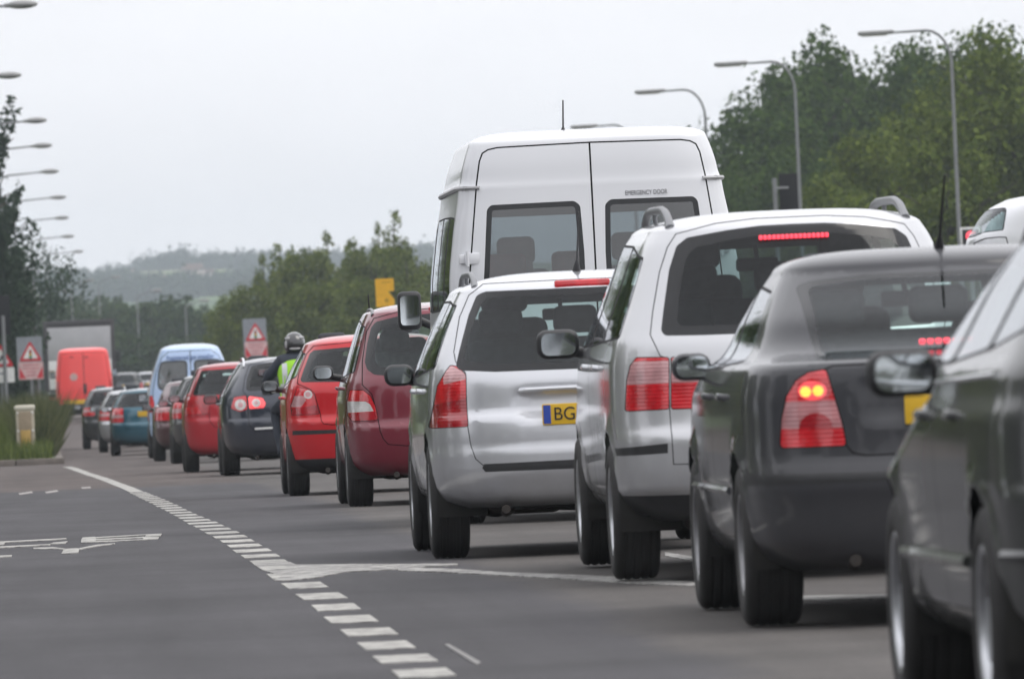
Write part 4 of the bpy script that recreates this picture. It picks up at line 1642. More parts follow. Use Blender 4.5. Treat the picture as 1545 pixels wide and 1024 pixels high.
# --- silver people carrier --------------------------------------------
def people_carrier():
    c = Car('people_carrier', 'tall silver people carrier with wide two-part lamps and a lit high brake light', 3.516, 46.15)
    hw, ro, wb, R = .885, .93, 2.84, .325
    ar = [(ro, R, R + .055), (ro + wb, R, R + .055)]
    P = prof([(.28, .14, .68, 4.4), (.32, .07, .78, 4.55), (.40, .04, .845, 4.6), (.43, .015, .86, 4.61), (.56, .0, .873, 4.63), (.655, 0, .878, 4.63), (.69, .012, .88, 4.62), (.72, .035, .882, 4.6),
              (.80, .05, .885, 4.55), (1.0, .065, .88, 4.2), (1.10, .085, .862, 3.8), (1.17, .12, .84, 3.65),
              (1.3, .175, .79, 3.35), (1.45, .24, .735, 3.1), (1.58, .30, .685, 2.88), (1.63, .325, .655, 2.78)], .6, 2.7)
    bd = Body(P, 1.72, m=2.9, k=1.7, L=4.63, arches=ar)
    tg = c.H([(1204, 326), (1150, 328.5), (1090, 336), (1030, 352), (1017, 372), (1004, 410), (992, 470), (987, 505), (1000, 536), (1012, 541), (1014, 618), (1019, 700), (1090, 698), (1210, 692)])
    bd.panel(tg, 'R', 'tailgate', None, .0045, ymax=1.0)
    bumper(bd, .705, ro)
    lp = rounded(c.Q([(966, 540), (957, 552), (952, 575), (950, 621), (1012, 617), (1012, 539.5)]), .012)
    lamp(bd, lp, .8, [(c.Q([(940, 582), (940, 535), (1013, 533), (1013, 578)]), 'lens_pale', 'clear_lens'), (c.Q([(940, 546), (940, 535), (1013, 533), (1013, 544)]), 'lens_red', 'upper_strip')], gap=.004)
    lp2 = rounded(c.Q([(1016, 539), (1058, 541), (1083, 587), (1060, 615.5), (1016, 617)]), .012)
    lamp(bd, lp2, .8, [(c.Q([(1014, 535), (1090, 533), (1090, 575), (1014, 578)]), 'lens_pale', 'clear_lens'), (c.Q([(1014, 544), (1014, 533), (1070, 533), (1070, 543)]), 'lens_red', 'upper_strip')], gap=.004)
    wn = rounded(c.H([(1204, 337), (1150, 340), (1100, 347), (1041, 358), (1025, 371), (1013, 407), (1003, 466), (998, 500), (1004, 507), (1060, 506), (1210, 500)], .2), .04)
    bd.window(wn, 'R', M['glass_dark'], .06, name='rear_window', ymax=1.2,
              inner=rounded(c.H([(1204, 351), (1150, 354), (1105, 362), (1053, 373), (1040, 386), (1031, 420), (1024, 466), (1022, 486), (1028, 492), (1070, 491), (1210, 486)], .2), .05))
    strip(bd, c.Q([(938, 678), (1010, 669), (1010, 684), (940, 690)]), 'rub_strip', M['black'])
    va = bd.new('lower_valance', M['black'])
    bd.cut([(-1, .1), (1, .1), (1, .405), (-1, .405)], 'R', va, ymax=ro)
    arches_cut(bd, ar, hw)
    corners(bd, c.Q([(900, 655), (926, 661), (930, 690), (937, 727), (949, 758), (960, 775), (969, 782), (990, 781), (1000, 850), (850, 850)]), ro)
    doors(bd, [[(1.45, .38), (1.43, 1.53), (2.28, 1.53), (2.30, .38)], [(2.315, .38), (2.30, 1.53), (2.72, 1.50), (3.32, 1.07), (3.42, .38)]])
    side_glass(bd, [[(.52, 1.14), (.66, 1.52), (1.36, 1.575), (1.38, 1.12)], [(1.45, 1.12), (1.44, 1.58), (2.22, 1.59), (2.24, 1.10)],
                    [(2.34, 1.10), (2.33, 1.59), (2.74, 1.57), (3.28, 1.15), (3.30, 1.09)]])
    windscreen(bd, [(-.7, 1.16), (.7, 1.16), (.6, 1.58), (-.6, 1.58)], 2.2)
    rails(c.root, bd, .555, .62, 2.9, .075, .022)
    zl = c.q(1205, 356.5, .3)[1]
    yb = bd.rear_y(0, zl)
    b = MB()
    for k in range(16):
        b.box(((k - 7.5) * .0207, yb - .008, zl), (.017, .02, .022), .004)
    b.build('brake_light', M['brake_lit'], c.root)
    number_plate(c.root, bd, .93)
    handles(c.root, bd, (1.62, 2.5), 1.0, 'silver')
    inner_mirror(c.root, 2.75, 1.47)
    dress(c, bd, hw, ro, wb, R, .215, .205, 'five', 4.63, 'silver_warm', (.985, 3.02, c.q(843, 526, 3.05)[1]), (.21, .145),
          seat=(2.3, .98, .8, 1.4), mmat='black')
    s = MB()
    for x in (-.5, 0, .5):
        s.box((x, .72, 1.22), (.27, .09, .17), .04)
    s.build('rear_headrest', M['seat'], c.root)


# --- dark grey saloon --------------------------------------------------
def saloon_rows(hw, L, zb, zs, zd, ze, step=.035):
    return prof([(zb - .05, .13, hw - .18, L - .3), (zb, .06, hw - .09, L - .12), (zb + .08, .025, hw - .035, L - .04), (zs - .12, 0, hw - .012, L),
                 (zs - .06, -.012, hw - .006, L), (zs - .02, -.012, hw - .004, L), (zs, .0, hw - .003, L), (zs + .025, step * .4, hw - .002, L - .02), (zs + .05, step, hw, L - .04), (zd - .16, step + .01, hw, L - .3),
                 (zd - .05, step + .02, hw - .018, L - .85), (zd - .012, step + .045, hw - .035, L - 1.05), (zd, step + .11, hw - .055, L - 1.1)]) + \
        prof([(zd + .018, .50, hw - .085, L - 1.15), ((zd + ze) / 2, .78, hw - .16, L - 1.5), (ze - .05, 1.03, hw - .225, L - 1.85), (ze, 1.12, hw - .255, L - 2.0)], .40, 2.5)


def dark_saloon():
    c = Car('saloon_car', 'dark grey saloon with glowing brake lamps and a roof aerial', 3.56, 38.27)
    hw, ro, wb, R = .862, .94, 2.72, .32
    ar = [(ro, R, R + .05), (ro + wb, R, R + .05)]
    bd = Body(saloon_rows(hw, 4.70, .27, .61, 1.035, 1.39), 1.472, m=4.0, k=1.8, L=4.70, arches=ar, flare=.018, disp=recess(.80, .96, .38, .03))
    lid = c.H([(1473, 545), (1300, 551), (1262, 553), (1252, 557), (1266, 610), (1276, 645), (1282, 672), (1290, 682), (1310, 686), (1473, 678)])
    bd.panel(lid, 'R', 'boot_lid', None, .006, ymax=.45)
    bumper(bd, .70, ro)
    lp = rounded(c.Q([(1250.5, 557), (1225, 562.5), (1208, 574), (1194, 598), (1187, 633), (1185, 676), (1280, 672), (1274, 640), (1264, 605)]), .015)
    rect = lambda a: c.Q(a)
    e = lambda px, py, rx, ry: [c.q(px + rx * math.cos(t), py + ry * math.sin(t)) for t in np.linspace(0, 2 * PI, 18)[:-1]]
    lamp(bd, lp, .8, [(rect([(1180, 607), (1275, 603), (1285, 645), (1180, 648)]), 'lens_rose', 'clear_lens'),
                      (e(1236, 646, 25, 23), 'lens_red_deep', 'fog_lens'),
                      (rect([(1180, 648), (1290, 645), (1290, 690), (1180, 690)]), 'lens_red', 'lower_lens'),
                      (e(1231, 589.5, 21, 14.5), 'brake_glow', 'brake_lens'), (e(1221, 591, 8, 8), 'brake_hot', 'brake_bulb'), (e(1239, 589.5, 8, 8), 'brake_hot', 'brake_bulb')], gap=.005)
    wn = rounded(c.H([(1473, 407), (1319, 413), (1235, 423), (1217, 429), (1213, 436), (1219, 480), (1227, 532), (1229, 546), (1240, 550), (1473, 540)], .75), .04)
    bd.window(wn, 'R', M['glass'], .04, name='rear_window', ymax=2.0, ymin=.3,
              inner=rounded(c.H([(1473, 414), (1319, 421), (1237, 432), (1230, 438), (1233, 480), (1237, 530), (1242, 541), (1473, 531)], .75), .05))
    strip(bd, c.Q([(1140, 718), (1183, 716), (1320, 711), (1473, 705), (1473, 720), (1320, 727), (1183, 733), (1140, 736)]), 'rub_strip', M['black'])
    arches_cut(bd, ar, hw)
    corners(bd, c.Q([(1090, 690), (1112, 700), (1122, 740), (1132, 780), (1146, 820), (1160, 850), (1180, 866), (1205, 870), (1215, 960), (1000, 960)]), ro)
    doors(bd, [[(1.40, .34), (1.36, 1.0), (1.54, 1.29), (2.22, 1.30), (2.25, .34)], [(2.262, .34), (2.24, 1.30), (2.66, 1.28), (3.30, .97), (3.42, .34)]])
    side_glass(bd, [[(1.28, 1.04), (1.50, 1.32), (2.18, 1.345), (2.20, 1.01)], [(2.28, 1.01), (2.26, 1.345), (2.68, 1.33), (3.28, 1.04), (3.30, 1.0)]])
    windscreen(bd, [(-.66, 1.06), (.66, 1.06), (.57, 1.36), (-.57, 1.36)], 2.4)
    number_plate(c.root, bd, c.q(1473, 612)[1] - .004)
    yb = .60
    zl = c.q(1440, 514, .6)[1]
    b = MB()
    for k in range(9):
        b.box(((k - 4) * .032, yb + .03, zl), (.026, .02, .024), .006)
    b.build('brake_light', M['brake_lit'], c.root)
    xa = c.q(1422, 395, 1.3)[0]
    aerial(c.root, (xa, 1.4, 1.455), (xa + .012, 1.12, 1.75), .005)
    handles(c.root, bd, (1.6, 2.45), .90, M['grey'])
    for sg in (-1, 1):
        pts = [(bd.side_x(y, .53, sg) + sg * .006, y, .53) for y in np.linspace(1.4, 3.38, 14)]
        MB().tube(pts, .016, 6).build('door_moulding', M['grey'], c.root)
    inner_mirror(c.root, 2.75, 1.27)
    dress(c, bd, hw, ro, wb, R, .225, .195, 'cover', 4.70, 'grey', (.885, 2.98, c.q(1056, 556, 3.0)[1]), (.165, .115),
          seat=(2.3, .82, .8, 1.35, 'seat', .58), mmat='grey')


# --- graphite car at the right edge ------------------------------------
def near_car():
    c = Car('estate_car', 'graphite car nearest the viewer, cut off by the right edge', 3.30, 25.2)
    hw, ro, wb, R = .872, .93, 2.70, .315
    ar = [(ro, R, R + .05), (ro + wb, R, R + .05)]
    P = hatch_rows(hw, 4.7, .27, .66, 1.02, 1.40, .25, .25, wy=.12)
    P = [(r[0], r[1], r[2] - (.03 if r[0] > 1.0 else .012 if r[0] > .88 else 0), r[3] - (.55 if .7 < r[0] < .90 else .35 if .9 <= r[0] < 1.0 else 0), r[4], r[5]) for r in P]
    bd = Body(P, 1.48, m=3.4, k=1.8, L=4.7, arches=ar, flare=.016, af=1.15, nfx=2.5)
    tg = [(.0, 1.42), (.58, 1.40), (.70, 1.0), (.66, .95), (.66, .62), (.0, .60)]
    bd.panel(tg + [(-x, z) for x, z in tg[::-1] if x > 0], 'R', 'tailgate', None, .0045, ymax=1.0)
    bumper(bd, .70, ro)
    lamp(bd, rounded([(-.92, .98), (-.92, .76), (-.45, .76), (-.50, .95), (-.66, .99)], .02), .25)
    wn = [(.0, 1.38), (.55, 1.36), (.68, 1.04), (.0, 1.02)]
    bd.window(rounded(wn + [(-x, z) for x, z in wn[::-1] if x > 0], .05), 'R', M['glass'], .05, name='rear_window', ymax=1.2)
    arches_cut(bd, ar, hw)
    corners(bd, std_corner(hw, .27), ro)
    doors(bd, [[(1.40, .34), (1.31, 1.28), (2.12, 1.29), (2.15, .34)], [(2.162, .34), (2.13, 1.29), (2.55, 1.27), (3.22, .96), (3.34, .34)]])
    side_glass(bd, [[(.62, 1.08), (.80, 1.30), (1.22, 1.335), (1.26, 1.03)], [(1.33, 1.03), (1.31, 1.34), (2.08, 1.352), (2.10, 1.0)],
                    [(2.18, 1.0), (2.16, 1.352), (2.58, 1.33), (3.20, 1.04), (3.22, .985)]])
    for sg in (-1, 1):
        pts = [(bd.side_x(y, .96, sg) + sg * .002, y, .965 - .012 * (y - 1.2)) for y in np.linspace(.7, 3.2, 20)]
        MB().tube(pts, .008, 6).build('chrome_trim', M['chrome'], c.root)
        pts = [(bd.side_x(y, .47, sg) + sg * .008, y, .47) for y in np.linspace(1.38, 3.28, 16)]
        MB().tube(pts, .018, 6).build('door_moulding', M['green_grey'], c.root)
        pts = [(bd.side_x(y, .47, sg) + sg * .004, y, .50) for y in np.linspace(.12, .52, 6)]
        MB().tube(pts, .016, 6).build('bumper_moulding', M['green_grey'], c.root)
    windscreen(bd, [(-.66, 1.04), (.66, 1.04), (.58, 1.37), (-.58, 1.37)], 2.3)
    handles(c.root, bd, (1.56, 2.4), .86, M['green_grey'])
    number_plate(c.root, bd, .84)
    inner_mirror(c.root, 2.7, 1.29)
    rails(c.root, bd, .56, .7, 2.6, .04, .014)
    dress(c, bd, hw, ro, wb, R, .215, .20, 'five', 4.7, 'green_grey', (.875, 2.95, c.q(1375, 562, 2.95)[1]), (.20, .135),
          seat=(2.2, .82, .8, 1.3), mmat='black')


# --- burgundy compact people carrier ------------------------------------
def burgundy():
    c = Car('compact_people_carrier', 'burgundy compact people carrier with rounded lamps, just behind the white minibus', 3.21, 79.0)
    c.root['label'] = 'burgundy compact people carrier with rounded rear window and part clear lamps'
    hw, ro, wb, R = .85, .84, 2.58, .31
    ar = [(ro, R, R + .05), (ro + wb, R, R + .05)]
    bd = Body(hatch_rows(hw, 4.2, .29, .64, 1.05, 1.53, .20, .165, wy=.11), 1.615, m=3.0, k=1.7, L=4.2, arches=ar, dz=.03, nq=24, ns=20)
    tg = c.H([(680, 462), (600, 471), (567, 480), (556, 500), (549, 545), (548, 580), (562, 594), (567, 612), (572, 636), (574, 650), (579, 662), (586, 669.5), (612, 671.5), (680, 668)])
    bd.panel(tg, 'R', 'tailgate', None, .007, ymax=1.0)
    bumper(bd, .64, ro)
    lp = rounded(c.Q([(529, 588), (549, 589), (559, 597), (566, 612), (571, 633), (533, 635), (527, 627), (526, 606)]), .02)
    lamp(bd, lp, .7, [(c.Q([(520, 605), (552, 605.5), (559, 610), (564, 620), (520, 623)]), 'lens_clear', 'clear_lens'),
                      (c.Q([(520, 624), (575, 620), (575, 640), (520, 640)]), 'lens_red_deep', 'lower_lens')])
    wn = rounded(c.H([(680, 470), (600, 477), (568, 485), (561, 494), (555, 518), (551, 546), (554, 557), (564, 565), (583, 567), (680, 563)], .15), .05)
    bd.window(wn, 'R', M['glass'], .045, name='rear_window', ymax=1.2,
              inner=rounded(c.H([(680, 480), (605, 487), (577, 495), (571, 503), (567, 522), (566, 545), (572, 553), (590, 554), (680, 551)], .15), .08))
    arches_cut(bd, ar, hw)
    corners(bd, c.Q([(505, 660), (519, 668), (523, 682), (529, 699), (536, 710), (545, 715), (552, 760), (480, 760)]), ro)
    side_glass(bd, [[(.48, 1.07), (.62, 1.44), (1.2, 1.485), (1.22, 1.05)], [(1.28, 1.05), (1.28, 1.49), (2.0, 1.495), (2.03, 1.03)], [(2.10, 1.03), (2.08, 1.495), (2.4, 1.47), (2.98, 1.08), (3.0, 1.02)]])
    windscreen(bd, [(-.66, 1.08), (.66, 1.08), (.58, 1.49), (-.58, 1.49)], 2.0)
    number_plate(c.root, bd, .86)
    rails(c.root, bd, .585, .6, 2.4, .02, .016, 'rail')
    xa = c.q(557, 455, 1.6)[0]
    aerial(c.root, (xa, 1.75, bd.hit((xa, 1.75, 5), (0, 0, -1))[0].z), (xa - .01, 1.6, 1.70), .005)
    zl = 1.555
    MB().box((0, bd.rear_y(0, zl) - .003, zl), (.3, .04, .03), .01).build('brake_light', M['lens_red_deep'], c.root)
    handles(c.root, bd, (1.5, 2.3), .95, M['burgundy'])
    dress(c, bd, hw, ro, wb, R, .2, .195, 'five', 4.2, 'burgundy', (.95, 2.62, c.q(488, 562, 2.6)[1]), (.17, .12), seat=(1.95, .9, .78, 1.15, 'seat_grey'), zfloor=.24)


# --- red hatchback ------------------------------------------------------
def red_hatch():
    c = Car('hatchback', 'bright red hatchback with a black strip across its bumper and black valance', 2.98, 90.4)
    hw, ro, wb, R = .825, .72, 2.46, .295
    ar = [(ro, R, R + .05), (ro + wb, R, R + .05)]
    bd = Body(hatch_rows(hw, 3.9, .26, .68, 1.03, 1.37, .20, .17, wy=.11, step=.05), 1.455, m=3.2, k=1.7, L=3.9, arches=ar, dz=.03, nq=24, ns=20)
    tg = c.H([(565, 512), (523, 517), (475, 522), (465, 533), (452, 565), (450, 578), (469, 587), (475, 594), (484, 625), (485, 634), (488, 638.5), (500, 640), (565, 637)])
    bd.panel(tg, 'R', 'tailgate', None, .007, ymax=1.0)
    bumper(bd, .715, ro)
    lp = rounded(c.Q([(449, 584), (467, 587.5), (474, 594), (482, 624), (441, 626), (440, 612), (443.5, 602)]), .012)
    e = lambda px, py, r: [c.q(px + r * math.cos(t), py + r * math.sin(t)) for t in np.linspace(0, 2 * PI, 16)[:-1]]
    lamp(bd, lp, .7, [(c.Q([(436, 597), (459, 597), (462, 603), (455, 613.5), (436, 614)]), 'lens_pale', 'indicator_lens'),
                      (e(465, 595, 6.5), 'lens_clear', 'reversing_lens'), (e(464.8, 594.8, 4), 'rail_l', 'lens_centre'),
                      (c.Q([(436, 617), (484, 610), (484, 630), (436, 630)]), 'lens_red_deep', 'lower_lens')])
    wn = rounded(c.H([(565, 521), (523, 523.5), (474, 528), (468, 533), (459, 556), (453, 573), (456, 576.5), (507, 576), (565, 573)], .15), .03)
    bd.window(wn, 'R', M['glass'], .04, name='rear_window', ymax=1.2,
              inner=rounded(c.H([(565, 527), (523, 529), (482, 533), (475, 541), (465, 563), (464, 570), (470, 572), (507, 571), (565, 568)], .15), .06))
    strip(bd, c.Q([(442, 649.5), (497, 648), (565, 645), (565, 651), (497, 654), (442, 656.5)]), 'bumper_strip', M['black'])
    bd.cut([(-1, .1), (1, .1), (1, .335), (-1, .335)], 'R', bd.new('lower_valance', M['black']), ymax=ro)
    arches_cut(bd, ar, hw)
    corners(bd, c.Q([(420, 655), (434, 660), (437, 675), (442, 693), (447, 703), (453, 708), (458, 745), (400, 745)]), ro)
    side_glass(bd, [[(.46, 1.08), (.60, 1.30), (1.08, 1.335), (1.12, 1.03)], [(1.18, 1.03), (1.18, 1.34), (1.8, 1.35), (1.84, 1.0)], [(1.9, 1.0), (1.88, 1.35), (2.15, 1.33), (2.7, 1.03), (2.72, .98)]])
    windscreen(bd, [(-.62, 1.05), (.62, 1.05), (.54, 1.34), (-.54, 1.34)], 1.8)
    number_plate(c.root, bd, .87)
    handles(c.root, bd, (1.35, 2.1), .9, M['red'])
    dress(c, bd, hw, ro, wb, R, .19, .185, 'ten', 3.9, 'red', (.91, 2.42, c.q(409, 582, 2.4)[1]), (.155, .105), seat=(1.8, .82, .74, 1.0), zfloor=.22)


# --- navy estate ----------------------------------------------------------
def navy_estate():
    c = Car('estate_car', 'navy blue estate car with round clear lamp centres beside the motorcyclist', 3.08, 126.0)
    hw, ro, wb, R = .90, .95, 2.70, .32
    ar = [(ro, R, R + .05), (ro + wb, R, R + .05)]
    bd = Body(hatch_rows(hw, 4.75, .30, .70, 1.06, 1.41, .28, .22, wy=.12), 1.495, m=3.2, k=1.7, L=4.75, arches=ar, dz=.035, nq=22, ns=16)
    bumper(bd, .73, ro)
    tg = c.H([(437, 538), (400, 545), (377, 550), (370, 570), (367, 590), (373, 597), (374, 618), (376, 640), (384, 650), (437, 648)])
    bd.panel(tg, 'R', 'tailgate', None, .008, ymax=1.0)
    e = lambda px, py, r: [c.q(px + r * math.cos(t), py + r * math.sin(t)) for t in np.linspace(0, 2 * PI, 16)[:-1]]
    lp = rounded(c.Q([(353, 599), (371.5, 596.5), (373, 617), (362, 621), (348, 616)]), .03)
    lamp(bd, lp, .7, [(e(362.5, 610.5, 8.5), 'lens_clear', 'indicator_lens'), (e(362.5, 610.5, 4), 'lens_pale', 'lens_centre')], mat='lens_red')
    lp = rounded(c.Q([(374, 597), (396, 600), (400.5, 608), (398, 615), (375.5, 617)]), .03)
    lamp(bd, lp, .7, [(e(386, 607.5, 6.5), 'lens_clear', 'reversing_lens'), (e(386, 607.5, 3), 'lens_pale', 'lens_centre')], mat='brake_glow')
    wn = rounded(c.H([(437, 543), (402, 547), (379, 552), (372, 572), (370, 590), (400, 589), (437, 587)], .2), .05)
    bd.window(wn, 'R', M['glass_dark'], .05, name='rear_window', ymax=1.2)
    strip(bd, c.Q([(384, 645), (437, 642), (437, 645), (384, 648)]), 'chrome_glint_strip', M['white_plain'])  # bright reflection on the chrome painted in as plain white
    arches_cut(bd, ar, hw)
    corners(bd, std_corner(hw, .30), ro)
    side_glass(bd, [[(.55, 1.10), (.78, 1.33), (1.3, 1.36), (1.32, 1.05)], [(1.38, 1.05), (1.38, 1.365), (2.15, 1.37), (2.18, 1.03)], [(2.25, 1.03), (2.22, 1.37), (2.65, 1.345), (3.28, 1.07), (3.3, 1.02)]])
    windscreen(bd, [(-.68, 1.08), (.68, 1.08), (.6, 1.38), (-.6, 1.38)], 2.2)
    rails(c.root, bd, .575, .62, 2.7, .05, .018, 'silver')
    handles(c.root, bd, (1.6, 2.45), .92, 'rail')
    dress(c, bd, hw, ro, wb, R, .215, .20, 'five', 4.75, 'navy', (.98, 2.95, .99), (.19, .125), seat=(2.2, .86, .8, 1.3), zfloor=.22)


def generic(name, label, X, Y, mat, hw=.83, zt=1.45, L=4.0, zw=1.03, zb=.28, zs=.66, ze=None, R=.3, ro=.78, wb=2.5, lampz=(.72, .98), lampin=.60,
            lampmat='lens_red', style='cover', plate=.86, window='glass', tum=.18, rake=.2, subs=None, saloon=False, glow=False, mirror_mat='black'):
    c = Car(name, label, X, Y)
    ze = ze or zt - .085
    ar = [(ro, R, R + .05), (ro + wb, R, R + .05)]
    rows = saloon_rows(hw, L, zb, zs, zw, ze) if saloon else hatch_rows(hw, L, zb, zs, zw, ze, rake, tum, wy=.11)
    bd = Body(rows, zt, m=3.2, k=1.7, L=L, arches=ar, dz=.04, nq=18, ns=14, nf=8, nroof=8)
    bumper(bd, zs + .03, ro)
    if saloon:
        wn = [(0, ze - .01), (.50, ze - .02), (.57, zw + .03), (0, zw + .03)]
        tg = [(0, zw + .005), (lampin - .02, zw + .005), (lampin - .02, zs + .01), (0, zs)]
    else:
        wn = [(0, ze - .005), (hw - tum - .10, ze - .02), (hw - .13, zw + .01), (0, zw)]
        tg = [(0, ze + .03), (hw - tum - .07, ze + .01), (hw - .11, zw - .03), (lampin + .0, lampz[1]), (lampin, zs - .02), (lampin - .06, zs - .10), (0, zs - .10)]
    sym = lambda p: p + [(-x, z) for x, z in p[::-1] if x > 0]
    bd.panel(sym(tg), 'R', 'boot_lid' if saloon else 'tailgate', None, .008, ymax=.9 if not saloon else .4)
    bd.window(rounded(sym(wn), .04), 'R', M[window], .045, name='rear_window', ymax=1.8, ymin=.3 if saloon else None)
    z0, z1 = lampz
    lp = rounded([(-hw + .06, z1), (-hw - .08, z1 - .06), (-hw - .1, z0), (-lampin, z0), (-lampin, z1)], .03)
    lamp(bd, lp, .6, subs or [([(-1, z0 + .09), (-lampin + .0, z0 + .09), (-lampin, z0 + .16), (-1, z0 + .16)], 'lens_pale', 'clear_lens')], mat=lampmat)
    arches_cut(bd, ar, hw)
    corners(bd, std_corner(hw, zb), ro)
    a = 1.15 if saloon else .5
    side_glass(bd, [[(a, zw + .04), (a + .2, ze - .05), (ro + 1.25, ze - .03), (ro + 1.27, zw)],
                    [(ro + 1.33, zw), (ro + 1.31, ze - .03), (L - 2.05, ze - .045), (L - 1.3, zw + .03), (L - 1.27, zw - .01)]])
    windscreen(bd, [(-hw + .2, zw + .04), (hw - .2, zw + .04), (hw - .3, ze - .03), (-hw + .3, ze - .03)], L * .45)
    if plate:
        number_plate(c.root, bd, plate)
    dress(c, bd, hw, ro, wb, R, .19, R - .115, style, L, mat, (hw + .085, L - 1.65, zw - .02), (.17, .11), seat=(L - 2.3, zw - .18, hw * .9, ro + .3), zfloor=.22, mmat=mirror_mat)
    return c


M['rail_l'] = M['lens_pale']
near_car(); dark_saloon(); people_carrier(); silver_estate(); burgundy(); red_hatch(); navy_estate()
generic('hatchback', 'cherry red hatchback with plain rounded tail, ahead of the navy estate', 2.70, 136.4, 'red_b', .86, 1.50, 4.0, 1.05, .29, .72, None, .31, lampz=(.80, 1.05), lampin=.50,
        subs=[([(-1, .8), (-.6, .8), (-.66, .9), (-1, .9)], 'lens_red', 'lower_lens')], lampmat='lens_red_deep')
generic('hatchback', 'dark car mostly hidden between the cherry red hatchback and the maroon saloon', 2.77, 158.0, 'charcoal', .84, 1.42, 4.0, 1.0)
generic('saloon_car', 'maroon saloon with a bright bumper strip in front of the pale blue van', 2.66, 174.0, 'maroon', .84, 1.42, 4.4, .98, .28, .62, 1.34, .30, .9, 2.6, (.72, .95), .46,
        subs=[([(-1, .86), (-.3, .86), (-.3, 1), (-1, 1)], 'lens_pale', 'clear_lens')], saloon=True)
generic('estate_car', 'teal estate car with a yellow plate in the far left file', 2.11, 208.0, 'teal', .84, 1.40, 4.2, 1.0, .30, .66, None, .30, lampz=(.70, 1.0), lampin=.56, plate=.86)
generic('hatchback', 'small silver hatchback tucked beside the teal estate', 1.94, 224.0, 'silver', .84, 1.40, 4.0, 1.0, lampz=(.72, .95), lampin=.52)
generic('hatchback', 'dark grey hatchback nearest the bright red van', 1.62, 239.0, 'charcoal', .84, 1.47, 4.2, 1.03, lampz=(.80, 1.0), lampin=.52, window='glass_dark')
